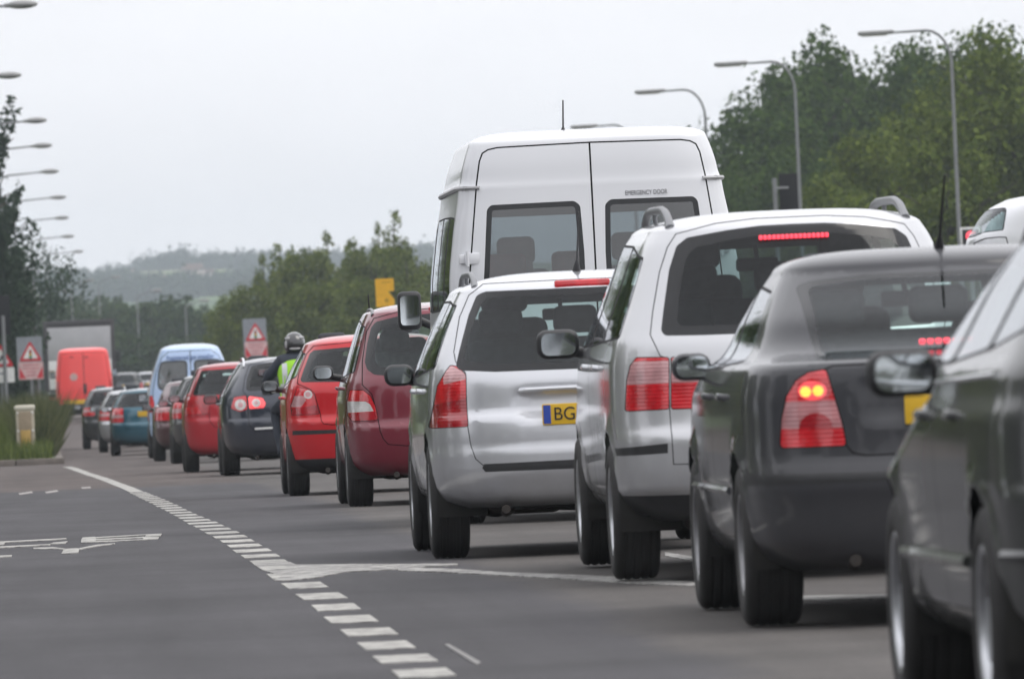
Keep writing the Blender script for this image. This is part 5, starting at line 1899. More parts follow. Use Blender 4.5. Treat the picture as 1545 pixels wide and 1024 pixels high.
# ------------------------------------------------------------------ white minibus
def white_minibus():
    c = Car('minibus', 'high-roofed white minibus marked EMERGENCY DOOR on its rear door', 3.618, 65.0)
    c.root['category'] = 'minibus'
    hw, ro, wb, R = .96, 1.15, 3.1, .34
    P = prof([(.42, .10, .90, 5.0), (.5, .03, .94, 5.1), (.62, 0, .955, 5.2), (.75, 0, .965, 5.2), (.78, .03, .965, 5.2), (1.0, .035, .968, 5.1), (1.15, .04, .968, 4.7), (1.3, .045, .968, 4.4), (1.55, .05, .965, 4.2),
              (1.9, .075, .925, 3.95), (2.19, .105, .878, 3.7), (2.215, .107, .876, 3.68), (2.225, .110, .868, 3.66), (2.35, .125, .838, 3.5), (2.46, .145, .803, 3.3), (2.5, .155, .788, 3.2)], .26, 3.6)
    ar = [(ro, R, R + .06), (ro + wb, R, R + .06)]
    bd = Body(P, 2.585, m=4.2, k=1.8, L=5.2, arches=ar, dz=.035, nq=26, ns=22, barrel=.02)
    bumper(bd, .77, ro, M['black'])
    hp = rounded(c.Q([(891, 215), (746, 223.5), (733, 228), (725.5, 242), (721, 277), (716, 340), (711, 407), (706, 520), (703, 600), (909, 600)]), .05)
    hp = c.Q([(891, 215), (752, 223), (738, 226), (730, 231), (725.5, 243), (721, 277), (716, 340), (711, 407), (706, 520), (704, 600), (905, 600)])
    ctr = [(0.004, hp[0][1])] + hp[1:-1] + [(0.004, hp[-1][1])]
    ld = [(-.006, ctr[0][1])] + hp[1:-1] + [(-.006, ctr[-1][1])]
    sl = {}
    for sg in (-1, 1):
        Pp = ld if sg < 0 else mir(ld)
        sl[sg] = bd.panel(Pp, 'R', 'rear_door', None, .010, ymax=.8, side=sg)
    wl = rounded(c.Q([(735, 316), (741, 309), (867, 302.5), (876, 309), (882, 380), (884, 430), (880, 440), (735, 446), (729, 440), (731, 407)]), .05)
    for sg in (-1, 1):
        Pp = wl if sg < 0 else mir(wl)
        bd.window(Pp, 'R', M['glass_van'], .035, name='rear_window', parent=sl[sg], ymax=.8, side=sg, rad=.07)
    lp = [(-1.1, .95), (-.90, .95), (-.90, 1.25), (-1.1, 1.25)]
    lamp(bd, lp, .5)
    arches_cut(bd, ar, hw)
    side_glass(bd, [[(.30, 1.42), (.34, 2.02), (1.0, 2.04), (1.0, 1.42)], [(1.12, 1.42), (1.12, 2.04), (1.95, 2.05), (1.95, 1.42)], [(2.07, 1.42), (2.07, 2.05), (2.85, 2.05), (2.85, 1.42)], [(3.0, 1.42), (3.0, 2.0), (3.55, 1.95), (4.0, 1.45)]], rad=.05)
    windscreen(bd, [(-.8, 1.42), (.8, 1.42), (.72, 2.1), (-.72, 2.1)], 3.0)
    # rain gutter round the roof joint
    g = MB()
    pts = []
    for t in np.linspace(0, 1, 30):
        y = 3.3 - 3.1 * t
        pts.append((bd.side_x(y, 2.2, -1) - .006, y, 2.21 - .0 * t))
    g.tube(pts, .016, 6)
    g.tube([(-p[0], p[1], p[2]) for p in pts], .016, 6)
    for sg in (-1, 1):
        rear = [(sg * x, bd.rear_y(sg * x, 2.205) - .006, 2.21) for x in np.linspace(.872, .735, 8)]
        g.tube(rear, .013, 6)
    g.build('rain_gutter', plain('gutter_seal', (.42, .42, .43), .6), c.root)
    for sg in (-1, 1):
        for z_ in (1.745, 1.0):
            x = sg * .835
            y = bd.rear_y(x, z_)
            h_ = MB().box((x - sg * .03, y - .015, z_), (.10, .03, .075), .008)
            h_.box((x + sg * .03, bd.rear_y(x + sg * .03, z_) - .012, z_), (.05, .03, .06), .006)
            h_.tube([(x, y - .03, z_ - .05), (x, y - .03, z_ + .05)], .011, 8)
            h_.build('door_hinge', M['white'], c.root)
    tz = c.q(976, 289.5)
    text_obj('EMERGENCY DOOR', .043, plain('grey_lettering', (.12, .12, .13), .5, 0, 0), 'door_lettering', c.root, (tz[0], bd.rear_y(tz[0], tz[1]) - .004, tz[1]), (PI / 2 - .08, 0, 0), .001, .72)
    aerial(c.root, (c.q(850, 195, 1.5)[0], 1.6, 2.575), (c.q(849, 151, 1.6)[0], 1.62, 2.80), .005)
    MB().box((.05, bd.rear_y(.05, 1.1) - .02, 1.1), (.16, .04, .05), .015).build('door_handle', M['black'], c.root)
    number_plate(c.root, bd, .9, x=-.45)
    seat_red = plain('red_seat_cloth', (.30, .03, .035), .9, 0, .2, 20)
    for x in (-.55, -.1, .4):
        b_ = MB().box((x, .95, 1.30), (.44, .14, .66), .06, seg=3).build('passenger_seat', seat_red, c.root)
        MB().box((x, .98, 1.70), (.28, .10, .16), .04, seg=3).build('headrest', seat_red, b_)
    dress(c, bd, hw, ro, wb, R, .205, .2, 'cover', 5.2, 'white', None, seat=(3.1, 1.25, .85, 1.9), zfloor=.42)
    mz = c.q(617, 468, 4.35)
    for sg in (-1, 1):
        door_mirror(c.root, sg * abs(mz[0]), 4.3, mz[1], sg, M['black'], .165, .27, .04)


def pale_blue_van():
    c = Car('delivery_van', 'pale blue van lettered Registered gas installer above its rear windows', 2.77, 192.0)
    c.root['category'] = 'van'
    hw, ro, wb, R = .86, .8, 2.7, .31
    P = prof([(.28, .1, .76, 4.0), (.36, .03, .83, 4.15), (.5, 0, .85, 4.2), (.66, 0, .855, 4.2), (.70, .04, .855, 4.18), (1.0, .04, .855, 3.9), (1.15, .05, .85, 3.3), (1.3, .06, .83, 3.1), (1.55, .09, .765, 2.85),
              (1.8, .12, .685, 2.6), (2.0, .16, .61, 2.4), (2.06, .18, .58, 2.3)], .35, 3.2)
    ar = [(ro, R, R + .05), (ro + wb, R, R + .05)]
    bd = Body(P, 2.19, m=3.0, k=1.8, L=4.2, arches=ar, dz=.04, nq=20, ns=14)
    bumper(bd, .68, ro)
    e = [c.q(a, b) for a, b in [(288, 529), (254, 531), (244, 540), (236, 560), (231, 590), (231, 650), (289, 650)]]
    sl = {}
    for sg in (-1, 1):
        q = [(-.008, e[0][1])] + e[1:-1] + [(-.008, e[-1][1])]
        sl[sg] = bd.panel(q if sg < 0 else mir(q), 'R', 'rear_door', None, .012, ymax=.6, side=sg)
    w_ = rounded(c.Q([(242, 546), (250, 544.5), (279, 543.5), (282.5, 548), (282.5, 575), (281, 586), (247, 590), (239, 587), (237, 580), (238, 560)]), .07)
    for sg in (-1, 1):
        bd.window(w_ if sg < 0 else mir(w_), 'R', M['glass_van'], .03, name='rear_window', parent=sl[sg], ymax=.6, side=sg)
    lamp(bd, rounded(c.Q([(220, 597), (229.5, 597), (232.5, 608), (232.5, 622), (220, 622)]), .02), .5)
    arches_cut(bd, ar, hw)
    corners(bd, std_corner(hw, .34), ro)
    tz = c.q(289, 538.5)
    text_obj('Registered gas installer', .125, plain('blue_lettering', (.03, .08, .25), .5, 0, 0), 'van_lettering', c.root, (0, bd.rear_y(0, tz[1]) - .022, tz[1]), (PI / 2 - .2, 0, 0), .004, .80)
    windscreen(bd, [(-.68, 1.2), (.68, 1.2), (.56, 1.95), (-.56, 1.95)], 2.0)
    side_glass(bd, [[(2.05, 1.18), (2.05, 1.75), (2.5, 1.7), (2.95, 1.22)]])
    number_plate(c.root, bd, .85)
    dress(c, bd, hw, ro, wb, R, .19, .19, 'cover', 4.2, 'blue_van', (.93, 2.75, 1.17), (.19, .16), seat=(2.1, .95, .78, None))


def mail_van():
    c = Car('delivery_van', 'bright red high-roofed van with plain rear doors in front of the lorry', 1.25, 341.0)
    c.root['category'] = 'van'
    hw, ro, wb, R = .985, 1.1, 3.3, .34
    P = prof([(.35, .06, .9, 5.2), (.42, .02, .95, 5.4), (.60, 0, .965, 5.5), (.66, .03, .97, 5.5), (1.2, .035, .985, 5.2), (1.5, .05, .97, 4.5), (2.0, .09, .915, 4.1), (2.35, .13, .865, 3.8), (2.43, .15, .84, 3.7)], .25, 4.0)
    ar = [(ro, R, R + .06), (ro + wb, R, R + .06)]
    bd = Body(P, 2.55, m=4.0, k=1.7, L=5.5, arches=ar, dz=.06, nq=18, ns=14)
    bumper(bd, .64, ro, M['black'])
    for sg in (-1, 1):
        q = [(-.01, 2.40), (-.76, 2.36), (-.80, 2.0), (-.86, 1.4), (-.87, .80), (-.01, .80)]
        bd.panel(rounded(q if sg < 0 else mir(q), .04), 'R', 'rear_door', None, .014, ymax=.6, side=sg)
    lamp(bd, [(-1.1, .98), (-.885, .98), (-.885, 1.42), (-1.1, 1.42)], .4)
    arches_cut(bd, ar, hw)
    windscreen(bd, [(-.8, 1.5), (.8, 1.5), (.7, 2.2), (-.7, 2.2)], 3.0)
    side_glass(bd, [[(3.3, 1.45), (3.3, 2.1), (3.7, 2.05), (4.3, 1.5)]])
    b = MB().box((.02, bd.rear_y(0, 1.15) - .03, 1.15), (.10, .05, .34), .03); b.build('door_handle', M['black'], c.root)
    x, z_ = -.35, 1.56
    MB().lathe([(.0001, 0), (.13, 0), (.13, .012), (.0001, .012)], (x, bd.rear_y(x, z_) - .016, z_), 'Y', 24).build('round_badge', plain('pale_badge', (.62, .42, .40), .6), c.root)
    for x in (-.40, .10):
        MB().box((x, bd.rear_y(x, 2.2) - .01, 2.22 + (x < 0) * .03), (.14, .03, .035), .01).build('roof_vent', M['lens_red_deep'], c.root)
    number_plate(c.root, bd, .70, x=-.25, w=.9, h=.14)
    dress(c, bd, hw, ro, wb, R, .22, .2, 'cover', 5.5, 'mail_red', (1.08, 4.1, 1.65), (.17, .26), seat=(3.3, 1.35, .85, None), zfloor=.36)


def lorry():
    d, X = 362.0, 1.21
    z0 = float(ground(X, d))
    o = thing('box_lorry', 'tall pale box lorry with a dark frame ahead of the red van', 'lorry', (X, d, z0), 0, 'vehicles queuing along the road')
    fr = plain('dark_lorry_frame', (.05, .046, .05), .6, 0, .2, 2)
    pale = plain('pale_grey_panel', (.40, .40, .42), .7, 0, .1, 1.2)
    L_, w, zt, zb = 9.5, 2.58, 3.60, 1.05
    MB().box((0, L_ / 2 + .05, (zt + zb) / 2), (w - .06, L_ - .1, zt - zb - .04), .04).build('cargo_box', plain('grey_curtain_side', (.16, .17, .18), .7), o)
    f_ = MB()
    for sx in (-1, 1):
        f_.box((sx * (w / 2 - .08), .03, (zt + zb) / 2), (.16, .12, zt - zb), .02)
    f_.box((0, .03, zt - .10), (w - .2, .13, .22), .03)
    f_.box((0, .03, zb + .05), (w - .2, .12, .10), .02)
    f_.build('rear_frame', fr, o)
    MB().box((0, .0, 2.78), (w - .24, .06, 1.18), .01).build('upper_shutter', pale, o)
    for sx in (-1, 1):
        dd = MB().box((sx * (w - .24) / 4, .0, 1.65), ((w - .24) / 2 - .015, .06, 1.05), .01).build('rear_door', plain('white_lorry_door', (.66, .66, .66), .6, 0, .08, 1.5), o)
        MB().tube([(sx * .2, -.05, 1.14), (sx * .2, -.05, 2.16)], .018, 8).build('lock_bar', M['pole'], dd)
    MB().box((-1.03, -.04, 1.72), (.20, .02, .20), .005).build('notice_plate', plain('brown_notice', (.22, .15, .06), .6), o)
    ch = MB()
    for sx in (-1, 1):
        ch.box((sx * .42, L_ * .5, .88), (.1, L_, .22), .02)
    ch.box((0, .12, .55), (2.3, .08, .14), .02)
    for sx in (-1, 1):
        ch.box((sx * .7, .2, .72), (.08, .08, .4), .01)
    ch.build('chassis', M['under'], o)
    for sx in (-1, 1):
        MB().box((sx * 1.05, .04, .78), (.36, .06, .12), .02).build('tail_light', M['lens_red_deep'], o)
        MB().box((sx * .95, 1.25, .62), (.5, .03, .5), .01).build('mud_flap', M['under'], o)
    MB().box((-.2, .03, .72), (.52, .02, .11), .003).build('number_plate', M['plate'], o)
    for y in (1.9, 7.8):
        for sx in (-1, 1):
            wheel(o, sx * 1.08, y, .48, .30, .28, 'cover', sx)
    cb = MB().box((0, L_ + 1.1, 1.85), (2.42, 1.9, 2.6), .15, seg=3)
    cab = cb.build('cab', plain('lorry_cab_paint', (.45, .46, .5), .4, 0, .05), o)
    MB().box((0, L_ + 2.06, 2.35), (2.1, .04, .95), .02).build('windscreen', M['seal'], cab)
    for sx in (-1, 1):
        MB().box((sx * 1.45, L_ + 1.75, 2.3), (.22, .12, .42), .04, seg=3).tube([(sx * 1.22, L_ + 1.7, 2.5), (sx * 1.45, L_ + 1.75, 2.5)], .02, 6).build('door_mirror', M['black'], cab)


def motorhome():
    d = 120.0
    xn = at(1463, 365, d)[0]
    c = Car('motorhome', 'white high-roofed motorhome side-on at the right edge, small curtained window over its cab', xn + 5.55, d, 'motorhome', None, PI / 2)
    c.root['label'] = 'white high-roofed motorhome side-on at the right edge with a small curtained window'
    c.root.rotation_euler = (0, 0, PI / 2)
    c.root.location = (xn + 5.55, d, float(ground(xn + 2.5, d)) + .02)
    c.Z = c.root.location.z
    zt = at(1545, 290, d - 1.0)[1] - c.Z
    zs = lambda py, px=1470: at(px, py, d - 1.0)[1] - c.Z
    k = zt / 2.9
    P = prof([(.40, .1, .95, 5.9), (.5, .03, 1.0, 6.1), (.7, 0, 1.02, 6.2), (1.1, 0, 1.03, 6.1), (1.35, .02, 1.03, 5.5), (1.6, .03, 1.03, 5.4), (zs(372), .05, 1.03, 5.56), (zs(360), .05, 1.03, 5.545), (zs(345), .06, 1.02, 5.47), (zs(325), .07, 1.0, 5.36),
              (zs(312), .09, .97, 5.24), (zs(303), .11, .93, 5.08)], .25, 3.6)
    ar = [(1.5, .34, .40), (4.9, .34, .40)]
    bd = Body(P, zt + .02, m=3.4, k=1.7, L=6.2, arches=ar, dz=.05, nq=18, ns=40, nf=26, af=.45, nfx=3.0, barrel=.01)
    loc = lambda px, py: (xn + 5.55 - at(px, py, d - 1.0)[0], zs(py, px))
    w_ = [loc(*p) for p in [(1472, 358.5), (1476, 345), (1483, 326), (1490, 319), (1505, 313.5), (1523, 311.5), (1516, 347), (1490, 350)]]
    for sg in (1, -1):
        bd.window(rounded(w_, .03), 'S', M['glass'], .012, name='overcab_window', side=sg, rad=.02)
    dr = [loc(*p) for p in [(1478, 366), (1490, 360), (1510, 358), (1519, 358.5), (1522, 370)]]
    dr = [(dr[0][0] + .12, .55), dr[0], dr[1], dr[2], dr[3], dr[4], (dr[4][0] - .03, .55)]
    for sg in (1, -1):
        bd.panel(dr, 'S', 'cab_door', None, .014, side=sg)
        bd.window(rounded([(4.55, 1.45), (4.52, 2.02), (4.95, 2.02), (5.3, 1.5)], .04), 'S', M['glass_side'], .03, name='cab_window', side=sg)
        bd.window(rounded([(1.6, 1.5), (1.6, 2.05), (2.8, 2.05), (2.8, 1.5)], .06), 'S', M['glass_dark'], .04, name='side_window', side=sg)
    arches_cut(bd, ar, 1.0)
    lamp(bd, [(-1.1, .9), (-.9, .9), (-.9, 1.2), (-1.1, 1.2)], .4)
    windscreen(bd, [(-.85, 1.5), (.85, 1.5), (.8, 2.05), (-.8, 2.05)], 4.0)
    cu = MB()
    for i in range(7):
        y = w_[5][0] + .03 + i * .04
        cu.tube([(-.72, y, zs(354)), (-.70, y, zs(321 + 3.2 * i))], .034, 6)
    cu.build('curtain', plain('pale_curtain', (.66, .71, .76), .9), c.root)
    number_plate(c.root, bd, .8)
    dress(c, bd, 1.03, 1.5, 3.4, .34, .21, .2, 'cover', 6.0, 'white', (1.12, 4.95, 1.6), (.18, .28), seat=(4.3, 1.3, .85, None), zfloor=.42)


# ------------------------------------------------------------------ motorcyclist
def skin_body(name, joints, edges, radii, mat, parent, sub=2):
    me = bpy.data.meshes.new(name)
    me.from_pydata(joints, edges, [])
    o = link(bpy.data.objects.new(name, me), parent)
    md = o.modifiers.new('skin', 'SKIN')
    md.use_smooth_shade = True
    for i, r in enumerate(radii):
        rr = r if isinstance(r, tuple) else (r, r)
        me.skin_vertices[0].data[i].radius = rr
    me.skin_vertices[0].data[0].use_root = True
    s_ = o.modifiers.new('sub', 'SUBSURF'); s_.levels = sub; s_.render_levels = sub
    dg = bpy.context.evaluated_depsgraph_get()
    m2 = bpy.data.meshes.new_from_object(o.evaluated_get(dg))
    o.modifiers.clear()
    o.data = m2
    m2.name = name
    m2.materials.clear(); m2.materials.append(mat)
    m2.polygons.foreach_set('use_smooth', [True] * len(m2.polygons))
    return o


def motorcycle_and_rider():
    d = 118.0
    X, _ = at(447, 560, d)
    Z = float(ground(X, d + .7))
    o = thing('motorcycle', 'dark motorcycle ridden between the queuing cars, mostly hidden by the red hatchback', 'motorcycle', (X, d, Z), 0, None)
    for y in (0.0, 1.46):
        t = MB().lathe([(.225, -.055), (.27, -.068), (.295, -.055), (.308, -.02), (.308, .02), (.295, .055), (.27, .068), (.225, .055)], (0, y, .308), 'X', 36).build('wheel', M['tyre'], o)
        r = MB().lathe([(.23, -.05), (.215, -.05), (.2, 0), (.215, .05), (.23, .05)], (0, y, .308), 'X', 32)
        for k in range(5):
            a = 2 * PI * k / 5
            r.tube([(0, y, .308), (0, y + .21 * math.cos(a), .308 + .21 * math.sin(a))], .018, 6)
        r.build('rim', M['rim_dark'], t)
    dk = plain('dark_motorcycle_paint', (.02, .025, .04), .3, .3, .1, 6, coat=1)
    MB().box((0, .95, .86), (.30, .52, .26), .1, seg=4).build('fuel_tank', dk, o)
    b = MB().box((0, .42, .80), (.28, .62, .10), .04, seg=3).box((0, .02, .86), (.24, .36, .09), .04, rx=-.1, seg=3)
    b.build('seat', M['seat'], o)
    MB().box((0, -.08, .78), (.20, .34, .14), .05, seg=3).build('tail_fairing', dk, o)
    MB().box((0, -.26, .79), (.16, .03, .07), .015).build('tail_light', M['lens_red'], o)
    MB().box((0, -.27, .60), (.20, .012, .17), .004).build('number_plate', M['plate'], o)
    e = MB().box((0, .72, .48), (.34, .46, .40), .06, seg=3)
    e.tube([(0, .0, .308), (.05, .5, .45), (0, .55, .75)], .03, 6); e.tube([(-.12, 0.0, .308), (-.10, .45, .42)], .025, 6); e.tube([(.12, 0.0, .308), (.10, .45, .42)], .025, 6)
    e.build('engine_frame', M['under'], o)
    MB().tube([(.17, .5, .34), (.18, .1, .38), (.18, -.2, .46)], [.03, .055, .05], 12).build('exhaust', M['exhaust'], o)
    fk = MB()
    for sx in (-1, 1):
        fk.tube([(sx * .09, 1.46, .308), (sx * .09, 1.18, .98)], .028, 8)
    fk.tube([(-.38, 1.02, 1.02), (-.2, 1.12, 1.02), (.2, 1.12, 1.02), (.38, 1.02, 1.02)], .016, 8)
    fk.build('front_fork', M['pole'], o)
    MB().box((0, 1.35, .92), (.36, .28, .40), .12, seg=4).build('front_fairing', dk, o)
    for sx in (-1, 1):
        mm = MB().box((sx * .37, 1.10, 1.26), (.15, .05, .09), .03, seg=3).tube([(sx * .26, 1.12, 1.03), (sx * .34, 1.11, 1.22)], .008, 6).build('mirror', M['black'], o)
        MB().prism(rounded(rectp(sx * .37 - .06, 1.225, sx * .37 + .06, 1.295), .03), 'XZ', 1.068, 1.073).build('mirror_glass', M['mirror'], mm)
    # rider
    p = thing('person', 'motorcyclist in a dark helmet, dark jacket and lime high-visibility vest', 'person', (X, d, Z), 0, None)
    J = [(0, .40, .92), (0, .42, 1.08), (0, .46, 1.24), (0, .50, 1.38), (0, .53, 1.46), (0, .55, 1.56), (0, .56, 1.64),   # 0 pelvis .. 6 head
         (-.17, .48, 1.385), (-.33, .52, 1.20), (-.37, .66, 1.06), (-.345, .88, 1.05), (-.34, .96, 1.045),
         (.17, .48, 1.385), (.33, .52, 1.20), (.37, .66, 1.06), (.345, .88, 1.05), (.34, .96, 1.045),
         (-.12, .46, .88), (-.25, .82, .80), (-.21, .62, .38), (-.21, .52, .30), (-.22, .70, .285),
         (.12, .46, .88), (.25, .82, .80), (.21, .62, .38), (.21, .52, .30), (.22, .70, .285)]
    E = [(0, 1), (1, 2), (2, 3), (3, 4), (4, 5), (5, 6), (3, 7), (7, 8), (8, 9), (9, 10), (10, 11), (3, 12), (12, 13), (13, 14), (14, 15), (15, 16),
         (0, 17), (17, 18), (18, 19), (19, 20), (20, 21), (0, 22), (22, 23), (23, 24), (24, 25), (25, 26)]
    Rr = [(.17, .14), (.165, .125), (.18, .125), (.17, .11), .065, .085, .08, .085, .07, .06, .042, .04, .085, .07, .06, .042, .04, .105, .085, .06, .05, .045, .105, .085, .06, .05, .045]
    skin_body('body', J, E, Rr, plain('dark_riding_jacket', (.014, .02, .034), .7, 0, .25, 12, .2), p)
    glove = plain('black_glove', (.015, .015, .016), .6, 0, .1, 20)
    for sx in (-1, 1):
        g = MB().box((sx * .35, 1.0, 1.035), (.10, .09, .045), .02, seg=3)
        for k in range(4):
            fx_ = sx * (.31 + .026 * k)
            ln = (.075, .085, .08, .065)[k]
            g.tube([(fx_, 1.035, 1.05), (fx_, 1.035 + ln * .55, 1.04), (fx_, 1.03 + ln * .5, 1.0), (fx_, 1.0, .99)], [.012, .011, .010, .008], 6)
        g.tube([(sx * .30, .98, 1.02), (sx * .285, 1.02, 1.0), (sx * .29, 1.05, 1.0)], [.014, .012, .009], 6)
        g.build('glove', glove, p)
    # vest
    hv = plain('lime_hi_vis_cloth', (.30, .62, .03), .8, 0, .1, 10, .2)
    rings = []
    prof_ = [(.86, .205, .165, .41), (.98, .20, .155, .42), (1.10, .20, .150, .43), (1.22, .215, .150, .45), (1.32, .215, .14, .475), (1.385, .19, .12, .495), (1.425, .12, .09, .515)]
    V_, F_ = [], []
    nn = 40
    for (z_, rx, ry, cy) in prof_:
        for k in range(nn):
            a = 2 * PI * k / nn
            fo = 1 + .02 * math.sin(7 * a + z_ * 9)
            V_.append((rx * fo * math.copysign(abs(math.cos(a))**.8, math.cos(a)), cy + ry * fo * math.copysign(abs(math.sin(a))**.8, math.sin(a)), z_))
    for i in range(len(prof_) - 1):
        for k in range(nn):
            F_.append((i * nn + k, i * nn + (k + 1) % nn, (i + 1) * nn + (k + 1) % nn, (i + 1) * nn + k))
    vest = meshobj('hi_vis_vest', V_, F_, hv, p)
    bv = BVHTree.FromPolygons([Vector(q) for q in V_], F_)
    sil = plain('reflective_tape', (.5, .51, .53), .35, .3, .1, 20)

    def tape(pts, w):
        vs, fs = [], []
        for (ax, az, bx, bz) in pts:
            for (x, z_) in ((ax, az), (bx, bz)):
                h = bv.ray_cast(Vector((x, -3, z_)), Vector((0, 1, 0)))
                y = h[0].y - .006 if h[0] else .3
                vs.append((x, y, z_))
        for i in range(len(pts) - 1):
            fs.append((2 * i, 2 * i + 1, 2 * i + 3, 2 * i + 2))
        meshobj('reflective_tape', vs, fs, sil, vest)
    for sx in (-1, 1):
        tape([(sx * .135 - .03, z_, sx * .135 + .03, z_) for z_ in np.linspace(.90, 1.36, 14)], .06)
    tape([(x, 1.0, x, 1.065) for x in np.linspace(-.19, .19, 16)], .06)
    tape([(x, 1.085, x, 1.115) for x in np.linspace(-.19, .19, 16)], .06)
    # helmet
    hz = at(444, 519, d + .5)[1] - Z
    hm = plain('black_helmet_shell', (.018, .018, .02), .2, 0, .3, 9, coat=1)
    h_ = MB().ball((0, .56, hz), (.128, .155, .145), 4)
    ho = h_.build('helmet', hm, p)
    for (x, z_, sx_, sz_) in ((-.07, .07, .05, .018), (.07, .075, .05, .018), (0, -.055, .07, .014), (-.10, .0, .018, .05)):
        yy = .56 - .157 * math.sqrt(max(.01, 1 - (x / .128)**2 - (z_ / .145)**2))
        MB().ball((x, yy + .01, hz + z_), (sx_, .02, sz_), 2).build('helmet_marking', plain('pale_helmet_marking', (.42, .41, .42), .4), ho)
    MB().lathe([(.110, -.10), (.105, -.155), (.09, -.16)], (0, .56, hz), 'Z', 24).build('helmet_rim', M['seal'], ho)
    MB().ball((0, .66, hz + .01), (.112, .075, .06), 3).build('visor', M['seal'], ho)


# ------------------------------------------------------------------ street lamps
def street_lamp(label, X, Y, ztop, arm, sg, rise, kind, group, bend=.9):
    z0 = float(ground(X, Y))
    h = ztop - z0
    o = thing('street_lamp', label, 'street lamp', (X, Y, z0), 0, group)
    p = MB()
    p.tube([(0, 0, -.2), (0, 0, 1.3)], [.085, .085], 10)
    p.tube([(0, 0, 1.3), (0, 0, 1.4), (0, 0, h * .55), (0, 0, h - bend)], [.085, .065, .055, .045], 10)
    p.build('column', M['pole'], o)
    pts = [(0, 0, h - bend)]
    for k in range(1, 7):
        a = PI / 2 * k / 6
        pts.append((sg * bend * .75 * (1 - math.cos(a)), 0, h - bend + (bend - rise) * math.sin(a)))
    pts.append((sg * arm, 0, h))
    MB().tube(pts, [.045] + [.038] * 6 + [.03], 8).build('bracket_arm', M['pole'], o)
    hl = 1.0 if kind == 'long' else .72
    tilt = rise / max(.5, arm)
    hb = MB()
    if kind == 'long':
        hb.box((sg * (arm + hl / 2), 0, h + .02 + tilt * hl * .5), (hl, .26, .12), .05, seg=3, ry=-sg * tilt)
    else:
        hb.ball((sg * (arm + hl / 2), 0, h + .01), (hl / 2, .17, .10), 3)
        hb.box((sg * (arm + .05), 0, h), (.22, .12, .10), .03)
    ho = hb.build('lamp_head', M['lamp_grey'], o)
    MB().box((sg * (arm + hl * .55), 0, h - .05 + tilt * hl * .5), (hl * .7, .2, .05), .02, ry=-sg * tilt).build('lamp_bowl', plain('lamp_bowl', (.42, .41, .39), .3, 0, .05), ho)
    return o


def lamps():
    g = 'street lamps along the left side'
    L_ = [(57, 6, 227, 'nearest left-hand street lamp, a dark head at the very top corner'), (33, 113, 276, 'second left-hand street lamp, its head just over the poplar top'),
          (71, 181, 322, 'third left-hand street lamp from the top'), (79, 219, 354, 'fourth left-hand street lamp from the top'), (89, 258, 395, 'fifth left-hand street lamp from the top'),
          (100, 297, 447, 'sixth left-hand street lamp, the last one beside the poplar crown'), (104, 328, 498, 'seventh left-hand street lamp, standing clear right of the poplar'),
          (112, 356, 556, 'eighth left-hand street lamp, lowest one clear against the sky'), (126, 379, 625, 'ninth left-hand street lamp, a faint head at the hill line')]
    for (px, py, d, lab) in L_:
        x, z_ = at(px, py, d)
        arm = 1.65
        street_lamp(lab, x - arm - .72, d, z_ - .03, arm, 1, .08, 'short', g, .5)
    g = 'street lamps along the right side'
    for (px, py, ppx, d, lab) in [(1295, 48, 1437, 271, 'nearest right-hand street lamp with the tallest pole in the picture'), (1077, 95, 1200, 293.6, 'second right-hand street lamp, in front of the dark wood'),
                                  (957, 137, 1064, 319, 'third right-hand street lamp, rising behind the minibus roof corner'), (860, 190, 955, 360, 'fourth right-hand street lamp, only its head showing over the minibus')]:
        x, z_ = at(px, py, d)
        xp = at(ppx, py + 40, d)[0]
        street_lamp(lab, xp, d, z_ - .05, xp - x - 1.0, -1, -.02, 'long', g, .9)
    g = 'bare lamp columns in the hazy distance'
    for (px, py, d) in [(74, 440, 700), (107, 425, 680), (148, 420, 720), (206, 440, 640), (279, 455, 660)]:
        x, z_ = at(px, py, d)
        street_lamp('thin grey lamp column in the haze beyond the lorry', x, d, z_, .9, 1, .2, 'short', g, .5)


def box_back(name, label, cat, px0, px1, ptop, d, h, post=True, group=None, board='black', pole_x=None):
    x0, z_ = at(px0, ptop, d); x1, _ = at(px1, ptop, d)
    X = (x0 + x1) / 2; g = float(ground(X, d))
    o = thing(name, label, cat, (X, d, g), 0, group)
    w = x1 - x0
    MB().box((0, 0, z_ - g - h / 2), (w, .03, h), .012).build('backing_board', M['seal'], o)
    hd = MB()
    for k in range(3):
        hd.box((0, .13, z_ - g - h * (.2 + .3 * k)), (w * .5, .2, h * .26), .03)
    hd.build('signal_head', M['seal'], o)
    px_ = (0 if pole_x is None else at(pole_x, ptop, d)[0] - X)
    pz = z_ - g - (.1 if pole_x else h * .5)
    MB().tube([(px_, -.07, -.2), (px_, -.07, pz)], .057, 10).build('pole', M['pole'], o)
    if pole_x:
        MB().tube([(px_, -.07, pz - .25), (0, -.02, pz - .25)], .03, 8).build('bracket', M['pole'], o)
    return o


